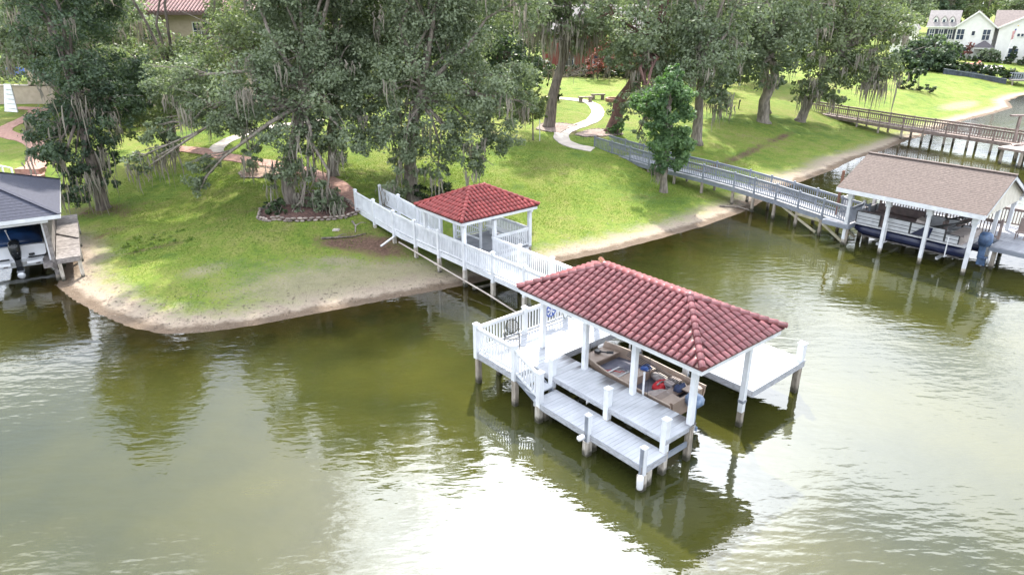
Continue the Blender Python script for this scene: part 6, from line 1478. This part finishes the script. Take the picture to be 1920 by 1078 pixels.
fg.part('pole', MB().tube([(93.2,138.8,z0-.3),(94.4,138.6,z0+6.6)], [.08,.05], 8), pvc_white); fg.part('finial', MB().ell((94.42,138.6,z0+6.7),.13,8,5), M('brass', (.5,.38,.12), rough=.3))
fl = M('flag_white', (.75,.72,.70), rough=.8); flr = M('flag_red', (.55,.05,.06), rough=.8); flb = M('flag_blue', (.04,.06,.25), rough=.8)
def fold(f, v): return (94.25-.05*v-.55*f-.10*math.sin(f*7), 138.55+.16*math.sin(f*9+v), z0+6.2-1.5*v-.55*f)
for k in range(13):
    m1 = MB()
    for j in range(8):
        f0, f1 = j/8, (j+1)/8
        if k < 7 and j < 3: continue
        m1.poly(fold(f0,k/13), fold(f1,k/13), fold(f1,(k+1)/13), fold(f0,(k+1)/13))
    fg.part('stripe', m1, flr if k % 2 == 0 else fl)
m1 = MB()
for k in range(7):
    for j in range(3): m1.poly(fold(j/8,k/13), fold((j+1)/8,k/13), fold((j+1)/8,(k+1)/13), fold(j/8,(k+1)/13))
fg.part('canton', m1, flb)

# ------------------------------------------------------------------ grass blades on the nearer lawns
def grass(name, n, x0, x1, y0, y1, hgt, seed):
    rng = np.random.default_rng(seed)
    P = np.column_stack([rng.uniform(x0, x1, n), rng.uniform(y0, y1, n)])
    s = shore_dist(P); wob = 1.2*np.sin(P[:,0]*1.1)*np.sin(P[:,1]*.9)+rng.normal(size=n)*.7
    k = s + wob > 3.6
    for (bx, by, br) in ((-12.3,40.7,2.4),(-14.2,41.2,1.2),(-10.2,40.2,1.2),(-18,48.8,1.6),(-7.2,36.5,1.6),(4.2,64.8,1.9),(7.6,63,1.8)): k &= np.hypot(P[:,0]-bx, P[:,1]-by) > br*(.75+.35*rng.random(n))
    for pts in ([(6.6,57.0),(5.5,57.6),(4.6,59.1),(4.3,61.3),(4.8,63.8),(6.3,66.3)], [(-9.0,40.9),(-11.0,44.1),(-12.3,45.8),(-14.1,48.0),(-18.1,51.1),(-21.2,53.1)]):
        for a_, b_ in zip(pts[:-1], pts[1:]):
            a_, b_ = np.array(a_), np.array(b_); d = b_-a_; t = np.clip(((P-a_)@d)/(d@d), 0, 1); k &= np.hypot(*(P-(a_+t[:,None]*d)).T) > .85
    # patchiness
    pat = np.sin(P[:,0]*.8+1.3*np.sin(P[:,1]*.5))+np.sin(P[:,1]*1.1+P[:,0]*.35); k &= rng.random(n) < .62+.16*pat
    sp_ = .75*np.exp(-(((P[:,0]+6)*.839+(P[:,1]-33)*.545)/4.2)**2-((-(P[:,0]+6)*.545+(P[:,1]-33)*.839)/1.9)**2) + .8*np.exp(-((P[:,0]+10.5)/5)**2-((P[:,1]-31.4)/2.4)**2) + .5*np.exp(-((P[:,0]+12)/5)**2-((P[:,1]-34.5)/2.2)**2); k &= rng.random(n) > sp_*1.25
    k &= rng.random(n) < np.clip((66-P[:,1])/20, 0, 1)
    P = P[k]; n = len(P); z = ground_z(P); a = rng.uniform(0, 6.283, n); h = hgt*(.4+rng.random(n)); w_ = .012+.024*rng.random(n)
    ln = rng.normal(size=(n, 2))*h[:, None]*.45; cx, sx = np.cos(a)*w_, np.sin(a)*w_
    V = np.stack([np.column_stack([P[:,0]-cx, P[:,1]-sx, z-.02]), np.column_stack([P[:,0]+cx, P[:,1]+sx, z-.02]), np.column_stack([P[:,0]+ln[:,0], P[:,1]+ln[:,1], z+h])], 1).reshape(-1, 3)
    o = link(name, np_mesh(name, V, np.arange(len(V)).reshape(-1, 3), grass_blade)); o['kind'] = 'stuff'; tag(o, 'short mown grass growing over the lake side lawns', 'grass')
grass('grass', 560000, -28, 24, 27, 66, .055, 3)
# litter washed up along the beach
rl = np.random.default_rng(9); n = 1300; seg = rl.integers(6, 28, n); t_ = rl.random(n)
Pl = SHORE[seg]*(1-t_[:, None]) + SHORE[seg+1]*t_[:, None]; dl = SHORE[seg+1]-SHORE[seg]; nl = np.stack([-dl[:,1], dl[:,0]], 1); nl /= np.linalg.norm(nl, axis=1)[:, None]
Pl = Pl + nl*(.25 + np.abs(rl.normal(size=n))*1.6)[:, None] + rl.normal(size=(n, 2))*.15
zl = ground_z(Pl)+.012; al = rl.uniform(0, 6.28, n); ll = .03+.10*rl.random(n)**3; wl_ = .015+.03*rl.random(n)
ca, sa = np.cos(al)*ll, np.sin(al)*ll; cb_, sb_ = -np.sin(al)*wl_, np.cos(al)*wl_
Vl = np.stack([np.column_stack([Pl[:,0]-ca, Pl[:,1]-sa, zl]), np.column_stack([Pl[:,0]+cb_, Pl[:,1]+sb_, zl+.02]), np.column_stack([Pl[:,0]+ca, Pl[:,1]+sa, zl+.015]), np.column_stack([Pl[:,0]-cb_, Pl[:,1]-sb_, zl+.02])], 1).reshape(-1, 3)
o = link('beach_litter', np_mesh('beach_litter', Vl, np.arange(len(Vl)).reshape(-1, 4), leaf_mat('litter_mat', (.22,.17,.12), (.07,.055,.04), (1,1,1), .05, 2.0))); o['kind'] = 'stuff'; tag(o, 'dark leaf and twig litter scattered along the sandy beach', 'litter')
